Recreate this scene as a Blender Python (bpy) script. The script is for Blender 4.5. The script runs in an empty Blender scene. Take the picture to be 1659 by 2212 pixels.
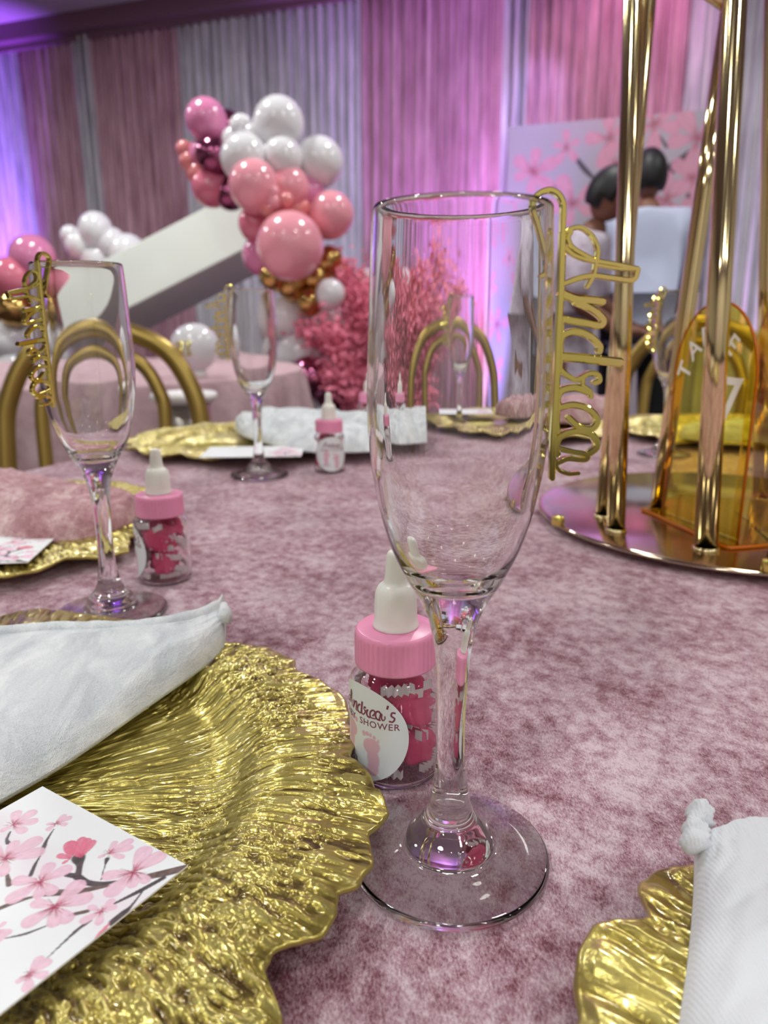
import bpy, bmesh, math, random
import numpy as np
from mathutils import Vector, Matrix
from math import sin, cos, pi, radians as R
random.seed(7)
RS = np.random.RandomState(7)
SC = bpy.context.scene
COL = SC.collection
TZ = 0.75                                   # height of the table top
# ---------------------------------------------------------------- camera
FPX, PITCH, ROLL, CH = 1616.35, 0.2566, -0.0046, 0.1767
cam_d = bpy.data.cameras.new('camera'); cam = bpy.data.objects.new('camera', cam_d); COL.objects.link(cam)
cam_d.sensor_fit = 'VERTICAL'; cam_d.sensor_height = 36.0; cam_d.sensor_width = 27.0
cam_d.lens = FPX / 2212 * 36.0
cam_d.clip_start = 0.01; cam_d.clip_end = 60
cam_d.dof.use_dof = True; cam_d.dof.focus_distance = 0.27; cam_d.dof.aperture_fstop = 12.5
cam.matrix_world = Matrix.Translation((0, 0, TZ + CH)) @ Matrix.Rotation(pi / 2 - PITCH, 4, 'X') @ Matrix.Rotation(ROLL, 4, 'Z')
SC.camera = cam
# ---------------------------------------------------------------- view, world
SC.view_settings.view_transform = 'Standard'; SC.view_settings.look = 'None'
SC.view_settings.gamma = 1.0; SC.view_settings.use_curve_mapping = False
SC.view_settings.exposure = -0.28
SC.cycles.use_denoising = True
SC.cycles.max_bounces = 16; SC.cycles.transmission_bounces = 16; SC.cycles.glossy_bounces = 8; SC.cycles.diffuse_bounces = 4
SC.cycles.transparent_max_bounces = 16
SC.cycles.caustics_reflective = True; SC.cycles.caustics_refractive = True
SC.cycles.blur_glossy = 0.3; SC.cycles.sample_clamp_indirect = 6.0
w = bpy.data.worlds.new('world'); SC.world = w; w.use_nodes = True
w.node_tree.nodes['Background'].inputs[0].default_value = (0.6, 0.6, 0.7, 1)
w.node_tree.nodes['Background'].inputs[1].default_value = 0.02
# ---------------------------------------------------------------- lights (ceiling lamps of the hall, purple uplights, added fill spots)
CEIL = 3.12
def area(name, loc, power, size, color=(1, 1, 1), rot=(0, 0, 0), spread=180):
    l = bpy.data.lights.new(name, 'AREA'); l.shape = 'DISK'; l.size = size; l.energy = power; l.color = color; l.spread = R(spread)
    o = bpy.data.objects.new(name, l); COL.objects.link(o); o.location = loc; o.rotation_euler = rot; return o
LAMPS = [(-1.1, 0.75, 14), (0.75, 1.3, 14), (-0.1, -0.7, 9), (2.2, 0.2, 13), (-2.3, -0.3, 13), (1.4, -1.6, 20), (-1.2, -1.9, 22),
         (-1.3, 3.3, 38), (0.7, 3.2, 30), (2.4, 2.8, 22), (-3.2, 4.0, 36), (-3.4, 1.4, 13), (3.6, -1.6, 16), (0.2, -3.7, 34), (2.6, -3.7, 26), (-2.4, -3.7, 26)]  # last three, by the rear wall, are added to brighten reflections in the gold
for (x, y, p) in LAMPS:
    area('ceiling_lamp_light', (x, y, CEIL - 0.035), p, 0.24, (0.97, 1.0, 0.97))
def spot(name, loc, target, power, color, angle=70, size=0.06, blend=0.8):
    l = bpy.data.lights.new(name, 'SPOT'); l.energy = power; l.color = color; l.spot_size = R(angle); l.spot_blend = blend; l.shadow_soft_size = size
    o = bpy.data.objects.new(name, l); COL.objects.link(o); o.location = loc
    o.rotation_euler = (Vector(target) - Vector(loc)).to_track_quat('-Z', 'Y').to_euler(); return o
def wallY(x): return 5.62 - 0.36 * x
PURPLE = (0.42, 0.16, 1.0)
UPS = [('purple_uplight', .84, .30, .93, 2.9, 900, (0.42, 0.26, 1.0), 34), ('purple_uplight', -3.2, .50, -3.5, 3.0, 1200, (0.32, 0.10, 1.0), 48), ('magenta_uplight', .35, .6, .55, 2.7, 420, (0.58, 0.26, 1.0), 62),
       ('pink_uplight', .74, .13, 1.55, 3.0, 380, (1.0, 0.42, 0.8), 62), ('pink_uplight', 2.6, .14, 1.6, 3.1, 80, (1.0, 0.45, 0.8), 50), ('violet_uplight', 2.7, .6, 2.6, 2.4, 80, (0.6, 0.45, 1.0), 90), ('violet_uplight', -.55, .6, -.4, 2.6, 60, (0.6, 0.5, 1.0), 80)]
spot('pink_curtain_fill', (1.45, wallY(1.45) - .75, 3.02), (1.45, wallY(1.45), 2.35), 32, (1.0, .42, .8), 88)  # unseen spot added to brighten the pink curtain from above
spot('lavender_curtain_fill', (.96, wallY(.96) - .6, 3.02), (.96, wallY(.96), 2.1), 60, (.52, .42, 1.0), 34)  # added wash without a fixture, brightens the thin white curtain strip
for x_ in (-1.6, 1.9): spot('rear_violet_fill', (x_, -4.6, .14), (x_, -5, 2.2), 40, (0.45, 0.12, 1.0), 80)  # unseen violet spots added for glints in the glass
for (nm, x, dy, tx, tz, pw, colr, an) in UPS:
    spot(nm, (x, wallY(x) - dy, .14), (tx, wallY(tx), tz), pw, colr, an)
# ---------------------------------------------------------------- picture <-> place
CO = Vector((0, 0, TZ + CH))
def ray(px, py):
    a, b = (px - 829.5) / FPX, (py - 1106) / FPX
    c, s = cos(ROLL), sin(ROLL)
    u, v = c * a + s * b, -s * a + c * b
    return Vector((u, cos(PITCH) - v * sin(PITCH), -sin(PITCH) - v * cos(PITCH)))
def on(px, py, z):                          # the point of the height z above the table seen at a pixel
    d = ray(px, py); return CO + d * ((z - CH) / d.z)
def at(px, py, Y):                          # the point at distance Y seen at a pixel
    d = ray(px, py); return CO + d * (Y / d.y)
def on_wall(px, py, off=0.0):
    d = ray(px, py); t = (5.62 - off) / (d.y + 0.36 * d.x); return CO + d * t
# ---------------------------------------------------------------- noise
def vnoise(x, y, seed=0):
    T = np.random.RandomState(seed + 100).rand(256, 256)
    xi = np.floor(x).astype(int); yi = np.floor(y).astype(int)
    fx = x - xi; fy = y - yi; fx = fx * fx * (3 - 2 * fx); fy = fy * fy * (3 - 2 * fy)
    a = T[xi % 256, yi % 256]; b = T[(xi + 1) % 256, yi % 256]; c = T[xi % 256, (yi + 1) % 256]; d = T[(xi + 1) % 256, (yi + 1) % 256]
    return (a * (1 - fx) + b * fx) * (1 - fy) + (c * (1 - fx) + d * fx) * fy
def fbm(x, y, seed=0, n=3):
    s = 0; a = 1; t = 0
    for i in range(n):
        s = s + a * vnoise(x * 2 ** i, y * 2 ** i, seed + i); t += a; a *= .5
    return s / t
# ---------------------------------------------------------------- materials
def lin(c): return tuple(((v / 255) / 12.92 if v / 255 <= .04045 else ((v / 255 + .055) / 1.055) ** 2.4) for v in c)
def mat(name, color, rough=0.5, metal=0.0, trans=0.0, ior=1.45, spec=0.5, sheen=0.0, coat=0.0, emit=None, estr=0, sss=0, sheen_rough=.4, sheen_tint=None):
    m = bpy.data.materials.new(name); m.use_nodes = True; b = m.node_tree.nodes['Principled BSDF']
    b.inputs['Base Color'].default_value = (*lin(color), 1); b.inputs['Roughness'].default_value = rough
    b.inputs['Metallic'].default_value = metal; b.inputs['Transmission Weight'].default_value = trans; b.inputs['IOR'].default_value = ior
    b.inputs['Specular IOR Level'].default_value = spec; b.inputs['Sheen Weight'].default_value = sheen; b.inputs['Sheen Roughness'].default_value = sheen_rough
    b.inputs['Coat Weight'].default_value = coat; b.inputs['Coat Roughness'].default_value = 0.08
    if sheen_tint: b.inputs['Sheen Tint'].default_value = (*lin(sheen_tint), 1)
    if sss: b.inputs['Subsurface Weight'].default_value = sss; b.inputs['Subsurface Radius'].default_value = (.05, .03, .03)
    if emit: b.inputs['Emission Color'].default_value = (*lin(emit), 1); b.inputs['Emission Strength'].default_value = estr
    return m
def N(m, t, **kw):
    n = m.node_tree.nodes.new(t)
    for k, v in kw.items():
        if hasattr(n, k) and not k.startswith('in_'): setattr(n, k, v)
    return n
def L(m, a, b): m.node_tree.links.new(a, b)
def noise_node(m, scale, detail=3, rough=.55, vec=None, dist=0):
    n = N(m, 'ShaderNodeTexNoise'); n.inputs['Scale'].default_value = scale; n.inputs['Detail'].default_value = detail
    n.inputs['Roughness'].default_value = rough; n.inputs['Distortion'].default_value = dist
    if vec is not None: L(m, vec, n.inputs['Vector'])
    return n
def coords(m, scale=(1, 1, 1), rot=(0, 0, 0)):
    tc = N(m, 'ShaderNodeTexCoord'); mp = N(m, 'ShaderNodeMapping'); mp.inputs['Scale'].default_value = scale; mp.inputs['Rotation'].default_value = rot
    L(m, tc.outputs['Object'], mp.inputs['Vector']); return mp.outputs['Vector']
def ramp(m, fac, stops):
    r = N(m, 'ShaderNodeValToRGB'); e = r.color_ramp.elements
    while len(e) < len(stops): e.new(0.5)
    for i, (p, c) in enumerate(stops): e[i].position = p; e[i].color = (*lin(c), 1)
    L(m, fac, r.inputs['Fac']); return r.outputs['Color']
def mixval(m, a, b, op='ADD'):
    n = N(m, 'ShaderNodeMath'); n.operation = op
    for i, v in enumerate((a, b)):
        if isinstance(v, (int, float)): n.inputs[i].default_value = v
        else: L(m, v, n.inputs[i])
    return n.outputs[0]
def bump(m, h, strength, dist):
    b = N(m, 'ShaderNodeBump'); b.inputs['Strength'].default_value = strength; b.inputs['Distance'].default_value = dist
    L(m, h, b.inputs['Height']); L(m, b.outputs['Normal'], m.node_tree.nodes['Principled BSDF'].inputs['Normal'])
def crushed(name, dark, mid, light, s=1.0, sheen=.5, tint=(255, 225, 235), bdist=.0012, ramp_pos=(.36, .5, .62), bs=75, wa=.34, wb=.38, wc=.28):
    m = mat(name, mid, .75, sheen=sheen, sheen_rough=.35, spec=.25, sheen_tint=tint)
    v = coords(m, (1, 1, 1)); v2 = coords(m, (1, .8, 1), (0, 0, .5))
    a = noise_node(m, 17 * s, 2, .5, v, .2); b = noise_node(m, bs * s, 5, .7, v2, .1); c = noise_node(m, 1300, 2, .8, coords(m, (1, .45, 1), (0, 0, .5)))
    h = mixval(m, mixval(m, mixval(m, a.outputs[0], wa, 'MULTIPLY'), mixval(m, b.outputs[0], wb, 'MULTIPLY')), mixval(m, c.outputs[0], wc, 'MULTIPLY'))
    col = ramp(m, h, [(ramp_pos[0], dark), (ramp_pos[1], mid), (ramp_pos[2], light)])
    L(m, col, m.node_tree.nodes['Principled BSDF'].inputs['Base Color'])
    h2 = mixval(m, mixval(m, b.outputs[0], 1.0, 'MULTIPLY'), mixval(m, c.outputs[0], .32, 'MULTIPLY'))
    bump(m, h2, .9, bdist); return m
M = {}
M['glass'] = mat('clear_glass', (255, 255, 255), 0, trans=1, ior=1.5)
M['plastic'] = mat('clear_plastic', (255, 252, 253), 0.015, trans=1, ior=1.46)
M['cloth'] = crushed('rose_crushed_velvet', (112, 62, 72), (164, 126, 138), (210, 188, 196), sheen=.5, ramp_pos=(.40, .475, .585), s=1.0, bs=130, wa=.24, wb=.44, wc=.32)
M['pinkvel'] = crushed('blush_crushed_velvet', (140, 88, 92), (190, 145, 150), (232, 205, 205), s=2.2)
M['mauvecloth'] = crushed('blush_table_fabric', (176, 144, 150), (198, 166, 172), (214, 186, 192), s=.5, sheen=.1)
def white_velvet():
    m = mat('white_velvet', (222, 225, 229), .8, sheen=.4, spec=.2, sheen_rough=.3)
    b = noise_node(m, 60, 4, .6, coords(m, (1, .4, 1), (0, 0, .6)), .5); c = noise_node(m, 1500, 2, .7, coords(m))
    L(m, ramp(m, mixval(m, mixval(m, b.outputs[0], .7, 'MULTIPLY'), mixval(m, c.outputs[0], .3, 'MULTIPLY')), [(.35, (192, 197, 203)), (.62, (240, 242, 244))]), m.node_tree.nodes['Principled BSDF'].inputs['Base Color'])
    bump(m, mixval(m, b.outputs[0], mixval(m, c.outputs[0], .2, 'MULTIPLY')), 1.0, .0028); return m
M['velvet'] = white_velvet()
def ribbed_velvet():
    m = mat('white_ribbed_velvet', (226, 228, 233), .8, sheen=.4, spec=.2)
    w_ = N(m, 'ShaderNodeTexWave'); w_.inputs['Scale'].default_value = 330; w_.inputs['Distortion'].default_value = 1.5; w_.inputs['Detail'].default_value = 2
    L(m, coords(m, (1, .15, 1), (0, 0, -.25)), w_.inputs['Vector']); c = noise_node(m, 900, 2, .7, coords(m))
    bump(m, mixval(m, mixval(m, w_.outputs[1], .15, 'MULTIPLY'), mixval(m, c.outputs[0], .5, 'MULTIPLY')), .6, .0008); return m
M['ribbed'] = ribbed_velvet()
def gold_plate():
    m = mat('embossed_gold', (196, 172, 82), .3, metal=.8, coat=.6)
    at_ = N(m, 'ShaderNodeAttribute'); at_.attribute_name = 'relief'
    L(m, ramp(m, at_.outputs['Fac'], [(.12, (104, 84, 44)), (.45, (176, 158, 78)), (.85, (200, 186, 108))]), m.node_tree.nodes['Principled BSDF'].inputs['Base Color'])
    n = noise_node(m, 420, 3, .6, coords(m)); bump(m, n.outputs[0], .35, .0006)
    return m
M['gold_plate'] = gold_plate()
M['plate_under'] = mat('plate_underside', (60, 48, 34), .5)
M['mirror_gold'] = mat('mirror_gold', (236, 222, 124), .11, metal=1.0)
M['rod_gold'] = mat('polished_gold', (238, 220, 168), .09, metal=1.0)
M['disc_gold'] = mat('rose_gold_mirror', (206, 190, 168), .12, metal=1.0)
M['chair_gold'] = mat('painted_gold', (168, 142, 76), .3, metal=.8)
M['seat'] = mat('white_seat_pad', (225, 222, 220), .6)
M['amber'] = mat('amber_acrylic', (255, 236, 104), .0, trans=1, ior=1.3)
M['amber_edge'] = mat('orange_acrylic_edge', (226, 120, 14), .25, trans=.3)
M['white_print'] = mat('white_print', (255, 255, 250), .5)
M['cap_pink'] = mat('pink_plastic', (240, 152, 188), .3, sss=.1)
M['nipple'] = mat('milky_silicone', (238, 236, 228), .28, sss=.35)
M['tissue'] = mat('pink_tissue', (226, 84, 128), .7)
M['crinkle'] = mat('white_crinkle_paper', (244, 240, 240), .6)
M['label_text'] = mat('mauve_print', (132, 66, 88), .6)
M['beam'] = mat('white_board', (222, 228, 220), .5)
M['skin'] = mat('brown_skin', (120, 78, 60), .55)
M['hair'] = mat('black_hair', (16, 14, 16), .5)
M['shirt'] = mat('pale_blue_shirt', (178, 184, 208), .8)
M['trousers'] = mat('black_trousers', (14, 14, 20), .7)
M['floor'] = mat('dark_carpet', (58, 44, 48), .9)
M['wallm'] = mat('pale_wall_paint', (224, 216, 206), .8)
M['ceil'] = mat('ceiling_paint', (186, 172, 178), .8)
M['soffit'] = mat('dark_soffit', (126, 92, 108), .7)
M['lampglow'] = mat('lamp_diffuser', (255, 255, 250), .4, emit=(255, 250, 240), estr=12)
M['lampring'] = mat('lamp_ring', (200, 200, 200), .4, metal=.5)
M['black'] = mat('black_fabric', (20, 18, 20), .8)
M['silver'] = mat('silver_pail', (170, 165, 160), .3, metal=.9)
def vcol(name, rough=.5, coat=0):
    m = mat(name, (255, 255, 255), rough, coat=coat)
    a = N(m, 'ShaderNodeAttribute'); a.attribute_name = 'print'; L(m, a.outputs['Color'], m.node_tree.nodes['Principled BSDF'].inputs['Base Color']); return m
M['print'] = vcol('printed_card', .45); M['banner'] = vcol('printed_backdrop', .5)
def balloon_mat(name, c, chrome=False):
    return mat(name, c, .18 if not chrome else .16, metal=.0 if not chrome else .95, coat=.6 if not chrome else .3, sss=0.0)
M['b_white'] = balloon_mat('white_latex', (226, 224, 228)); M['b_pink'] = balloon_mat('light_pink_latex', (238, 158, 172))
M['b_rose'] = balloon_mat('rose_latex', (214, 116, 140)); M['b_orchid'] = balloon_mat('orchid_pink_latex', (216, 130, 172))
M['b_coral'] = balloon_mat('coral_latex', (226, 134, 136)); M['b_mauve'] = balloon_mat('mauve_chrome', (150, 78, 112), True)
M['b_gold'] = balloon_mat('gold_chrome', (196, 158, 92), True)
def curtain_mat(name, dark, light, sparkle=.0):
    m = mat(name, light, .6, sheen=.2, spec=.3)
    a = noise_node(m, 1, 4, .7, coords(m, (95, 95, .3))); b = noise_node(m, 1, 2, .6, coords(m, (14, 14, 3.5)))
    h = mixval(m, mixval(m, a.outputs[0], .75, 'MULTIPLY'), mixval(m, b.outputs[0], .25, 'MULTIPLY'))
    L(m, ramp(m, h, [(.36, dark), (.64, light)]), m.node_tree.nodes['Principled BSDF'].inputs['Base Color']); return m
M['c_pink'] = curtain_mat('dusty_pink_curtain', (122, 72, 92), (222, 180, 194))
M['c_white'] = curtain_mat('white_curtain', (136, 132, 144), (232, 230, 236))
M['foliage'] = mat('pink_leaves', (246, 140, 168), .6); M['fstem'] = mat('pink_stem', (190, 90, 110), .6)
# ---------------------------------------------------------------- mesh helpers
def link(name, me, m=None, parent=None, loc=None):
    o = bpy.data.objects.new(name, me); COL.objects.link(o)
    if m is not None and me is not None and not me.materials: me.materials.append(m)
    if parent is not None: o.parent = parent
    if loc is not None: o.location = loc
    return o
def mk(name, vs, fs, m, parent=None, loc=None, smooth=True):
    me = bpy.data.meshes.new(name); me.from_pydata([tuple(v) for v in vs], [], fs); me.update()
    if smooth: me.shade_smooth()
    return link(name, me, m, parent, loc)
def gridmesh(name, P, m, parent=None, loc=None, wrap=False, smooth=True, attr=None, attrname='print'):
    """P: array (a, b, 3); quads between neighbours; wrap closes the second axis"""
    P = np.asarray(P, dtype=np.float32); a, b, _ = P.shape
    me = bpy.data.meshes.new(name); idx = np.arange(a * b).reshape(a, b)
    if wrap: nx = np.roll(idx, -1, axis=1); q = np.stack([idx[:-1], nx[:-1], nx[1:], idx[1:]], -1).reshape(-1, 4)
    else: q = np.stack([idx[:-1, :-1], idx[:-1, 1:], idx[1:, 1:], idx[1:, :-1]], -1).reshape(-1, 4)
    me.vertices.add(a * b); me.vertices.foreach_set('co', P.reshape(-1))
    me.loops.add(q.size); me.loops.foreach_set('vertex_index', q.reshape(-1).astype(np.int32))
    me.polygons.add(len(q)); me.polygons.foreach_set('loop_start', (np.arange(len(q)) * 4).astype(np.int32))
    me.update(calc_edges=True); me.validate()
    if smooth: me.shade_smooth()
    if attr is not None:
        if attr.ndim == 2: A = me.attributes.new(attrname, 'FLOAT', 'POINT'); A.data.foreach_set('value', attr.reshape(-1).astype(np.float32))
        else:
            A = me.color_attributes.new(attrname, 'FLOAT_COLOR', 'POINT'); c = np.ones((a * b, 4), np.float32); c[:, :3] = attr.reshape(-1, 3); A.data.foreach_set('color', c.reshape(-1))
    return link(name, me, m, parent, loc)
def spline(pts, n, closed=False):
    P = [np.array(p, float) for p in pts]; out = []
    if closed: P = [P[-1]] + P + [P[0], P[1]]
    else: P = [2 * P[0] - P[1]] + P + [2 * P[-1] - P[-2]]
    for i in range(1, len(P) - 2):
        for k in range(n):
            t = k / n; a, b, c, d = P[i - 1], P[i], P[i + 1], P[i + 2]
            out.append(.5 * (2 * b + (c - a) * t + (2 * a - 5 * b + 4 * c - d) * t * t + (3 * b - a - 3 * c + d) * t ** 3))
    if not closed: out.append(P[-2])
    return np.array(out)
def lathe(name, prof, m, parent=None, loc=None, seg=64, n=4, smoothprof=True):
    pr = spline(prof, n) if smoothprof else np.array(prof, float)
    pr[:, 0] = np.maximum(pr[:, 0], 1e-6); t = np.linspace(0, 2 * pi, seg, endpoint=False)
    P = np.stack([pr[:, 0:1] * np.cos(t), pr[:, 0:1] * np.sin(t), np.repeat(pr[:, 1:2], seg, 1)], -1)
    return gridmesh(name, P, m, parent, loc, wrap=True)
def tube_pts(pts, r, seg=12):
    P = np.array(pts, float); n = len(P); T = np.gradient(P, axis=0); T /= np.linalg.norm(T, axis=1)[:, None] + 1e-12
    r = np.full(n, r) if np.isscalar(r) else np.array(r, float)
    up = np.array((0, 0, 1.)) if abs(T[0][2]) < .9 else np.array((0, 1., 0)); out = []
    for i in range(n):
        x = np.cross(up, T[i]); x /= np.linalg.norm(x) + 1e-12; y = np.cross(T[i], x); up = y
        a = np.linspace(0, 2 * pi, seg, endpoint=False)
        out.append(P[i] + r[i] * (np.cos(a)[:, None] * x + np.sin(a)[:, None] * y))
    out = [np.repeat(P[:1], seg, 0)] + out + [np.repeat(P[-1:], seg, 0)]
    return np.array(out)
def tube(name, pts, r, m, parent=None, loc=None, seg=12):
    return gridmesh(name, tube_pts(pts, r, seg), m, parent, loc, wrap=True)
def join_data(parts):                        # list of (verts, faces) -> one
    V = []; F = []
    for v, f in parts:
        o = len(V); V += [tuple(x) for x in v]; F += [tuple(i + o for i in q) for q in f]
    return V, F
def box_vf(c, s, rot=None):
    v = [Vector((x * s[0] / 2, y * s[1] / 2, z * s[2] / 2)) for x in (-1, 1) for y in (-1, 1) for z in (-1, 1)]
    if rot is not None: v = [rot @ q for q in v]
    v = [q + Vector(c) for q in v]
    return v, [(0, 1, 3, 2), (4, 6, 7, 5), (0, 4, 5, 1), (2, 3, 7, 6), (0, 2, 6, 4), (1, 5, 7, 3)]
def bevel(o, wdt, seg=2):
    b = o.modifiers.new('bevel', 'BEVEL'); b.width = wdt; b.segments = seg; b.limit_method = 'ANGLE'; return o
def thing(name, label, cat, loc=(0, 0, 0), rotz=0, group=None):
    o = bpy.data.objects.new(name, None); COL.objects.link(o); o.location = loc; o.rotation_euler = (0, 0, rotz); o.empty_display_size = .05
    tag(o, label, cat, group); return o
def tag(o, label, cat, group=None):
    o['label'] = label; o['category'] = cat
    if group: o['group'] = group
    return o
def struct(o): o['kind'] = 'structure'; return o
def dup(root, loc=None, rotz=None, label=None, group=None):
    r = root.copy(); COL.objects.link(r)
    if loc is not None: r.location = loc
    if rotz is not None: r.rotation_euler = (0, 0, rotz)
    if label: r['label'] = label
    if group: r['group'] = group
    for ch in list(root.children):
        c = ch.copy(); COL.objects.link(c); c.parent = r
        for g in list(ch.children):
            d = g.copy(); COL.objects.link(d); d.parent = c
    return r
# ================================================================ THE HALL
def quad(name, pts, m): return struct(mk(name, pts, [(0, 1, 2, 3)], m, smooth=False))
XL, XR, YB = -6.0, 5.0, -5.0
quad('floor', [(XL, YB, 0), (XR, YB, 0), (XR, 9, 0), (XL, 9, 0)], M['floor'])
quad('ceiling', [(XL, YB, CEIL), (XL, 9, CEIL), (XR, 9, CEIL), (XR, YB, CEIL)], M['ceil'])
quad('wall_back', [(XL, wallY(XL) + .16, 0), (XR, wallY(XR) + .16, 0), (XR, wallY(XR) + .16, CEIL), (XL, wallY(XL) + .16, CEIL)], M['wallm'])
quad('wall_front', [(XR, YB, 0), (XL, YB, 0), (XL, YB, CEIL), (XR, YB, CEIL)], M['wallm'])
quad('wall_left', [(XL, YB, 0), (XL, 9, 0), (XL, 9, CEIL), (XL, YB, CEIL)], M['wallm'])
quad('wall_right', [(XR, 9, 0), (XR, YB, 0), (XR, YB, CEIL), (XR, 9, CEIL)], M['wallm'])
ang = math.atan2(-.36, 1)
wd = Vector((cos(ang), sin(ang), 0)); wn = Vector((-sin(ang), cos(ang), 0))
o = mk('trim_1', *box_vf((0, 0, 0), (12.0, .16, .12)), M['soffit'], smooth=False); o.location = (-.5, wallY(-.5) - .05, CEIL - .06); o.rotation_euler = (0, 0, ang); struct(o)
o = mk('trim_2', *box_vf((0, 0, 0), (12.0, .04, .04)), M['soffit'], smooth=False); o.location = (-.5, wallY(-.5) - .02, 3.0 - .02); o.rotation_euler = (0, 0, ang); struct(o)
# ceiling lamps
lampspots = ['above the near edge', 'over the centre', 'behind the camera', 'right of the table', 'left of the table', 'behind right', 'behind left', 'over the blush table', 'before the balloons', 'before the backdrop', 'by the left curtain', 'at the far left', 'at the far right', 'added by the middle of the rear wall', 'added by the right of the rear wall', 'added by the left of the rear wall']
lamp0 = None
for i, (x, y, p) in enumerate(LAMPS):
    lab = 'round white recessed ceiling lamp ' + lampspots[i]
    if lamp0 is None:
        lamp0 = thing('ceiling_lamp', lab, 'lamp', (x, y, CEIL), 0, 'round lamps in the ceiling')
        lathe('ring', [(.125, 0), (.15, 0), (.15, -.012), (.125, -.02), (.125, 0)], M['lampring'], lamp0, seg=32, smoothprof=False)
        lathe('diffuser', [(.124, -.006), (0, -.006)], M['lampglow'], lamp0, seg=32, smoothprof=False)
    else: dup(lamp0, (x, y, CEIL), 0, lab)
# curtains
def curtain(px0, px1, m, label, top=2.99, depth=.022, yref=250, seed=0, pl=.075, gap=.0):
    a = on_wall(px0, yref); b = on_wall(px1, yref); s0 = a.x / wd.x; s1 = b.x / wd.x; Ls = s1 - s0
    n = max(40, int(Ls / .011)); s = np.linspace(0, Ls, n); z = np.linspace(0.01, top, 14)
    S, Z = np.meshgrid(s, z)
    ph = S / pl * 2 * pi + 3.0 * vnoise(S * 4, S * 0 + 3, seed) + .35 * np.sin(Z * 1.3 + seed)
    off = depth * np.sin(ph) + .4 * depth * np.sin(2.3 * ph + 1) + .02 * (vnoise(S * 8, Z * .8, seed + 5) - .5)
    mid = on_wall((px0 + px1) / 2, yref); base = np.array([0, wallY(0), 0])
    o = gridmesh('curtain', np.stack([base[0] + (s0 + S) * wd.x - off * wn.x, base[1] + (s0 + S) * wd.y - off * wn.y, Z], -1), m)
    return tag(o, label, 'curtain', 'curtains hung side by side on the wall')
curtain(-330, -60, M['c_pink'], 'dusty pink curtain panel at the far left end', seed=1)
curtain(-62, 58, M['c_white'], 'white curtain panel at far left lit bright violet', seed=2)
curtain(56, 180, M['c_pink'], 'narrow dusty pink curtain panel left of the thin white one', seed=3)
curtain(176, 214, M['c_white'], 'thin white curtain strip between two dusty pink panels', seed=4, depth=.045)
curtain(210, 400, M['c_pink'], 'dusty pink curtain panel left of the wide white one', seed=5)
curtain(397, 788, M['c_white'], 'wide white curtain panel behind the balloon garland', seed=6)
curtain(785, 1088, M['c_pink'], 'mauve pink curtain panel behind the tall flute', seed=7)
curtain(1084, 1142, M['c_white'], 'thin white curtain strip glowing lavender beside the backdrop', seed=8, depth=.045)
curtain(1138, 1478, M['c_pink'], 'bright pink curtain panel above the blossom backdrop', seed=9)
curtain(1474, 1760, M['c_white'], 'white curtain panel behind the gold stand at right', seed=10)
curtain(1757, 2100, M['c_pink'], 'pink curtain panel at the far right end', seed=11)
# uplight cans
can0 = None
for (nm, x, dy, *_r), lab in zip(UPS, ('small black uplight at foot of the thin lavender curtain', 'small black uplight at foot of the far left curtain', 'small black uplight before the mauve curtain', 'small black uplight behind the left edge of the backdrop', 'small black uplight behind the right edge of the backdrop', 'small black uplight by the right white curtain', 'small black uplight before the wide white curtain')):
    if can0 is None:
        can0 = thing('uplight', lab, 'lamp', (x, wallY(x) - dy, 0), 0, 'uplights on the floor')
        lathe('can', [(0, 0), (.05, 0), (.05, .09), (.045, .09), (.045, .08), (0, .08)], M['black'], can0, seg=24, smoothprof=False)
        lathe('lens', [(0, .084), (.044, .084)], mat('violet_lens', (120, 60, 255), .2, emit=(120, 60, 255), estr=3), can0, seg=24, smoothprof=False)
    else: dup(can0, (x, wallY(x) - dy, 0), 0, lab)
# ================================================================ painting helpers (flat print)
def paint_mix(img, mask, col):
    for k in range(3): img[..., k] = img[..., k] * (1 - mask) + col[k] * mask
def petal(img, X, Y, c, tip, wr, col, edge, core, pinch=.55, seed=0):
    c = np.array(c); tip = np.array(tip); ax = tip - c; Ln = np.hypot(*ax); ax = ax / Ln
    a = ((X - c[0]) * ax[0] + (Y - c[1]) * ax[1]) / Ln; b = (-(X - c[0]) * ax[1] + (Y - c[1]) * ax[0]) / Ln
    aa = np.clip(a, 0, 1); wd_ = 1.22 * wr * aa ** .8 * np.sqrt(np.clip(1 - aa ** 4, 0, 1)) + 1e-4
    q = np.abs(b) / wd_; px = 2.0 / max(40, 1)
    mk_ = ((a > 0) & (a < 1)) * np.clip((1 - q) * 6, 0, 1) * .9
    n = vnoise(a * 6 + seed, b * 14 + 9 + seed, seed)
    e = np.clip((q - .72) * 3, 0, 1) * .6 + np.clip((aa - .8) * 3, 0, 1) * .3; ce = np.clip(1 - aa * 3.4, 0, 1) * .8
    st = np.clip(.9 - aa * 1.7, 0, 1) * (vnoise(b / (aa + .06) * 6 + 40, aa * 2, seed + 2) > .62)
    for k in range(3):
        cc = col[k] * (.92 + .16 * n); cc = cc * (1 - e) + edge[k] * e; cc = cc * (1 - ce) + core[k] * ce; cc = cc * (1 - .6 * st) + core[k] * .6 * st
        img[..., k] = img[..., k] * (1 - mk_) + cc * mk_
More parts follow.
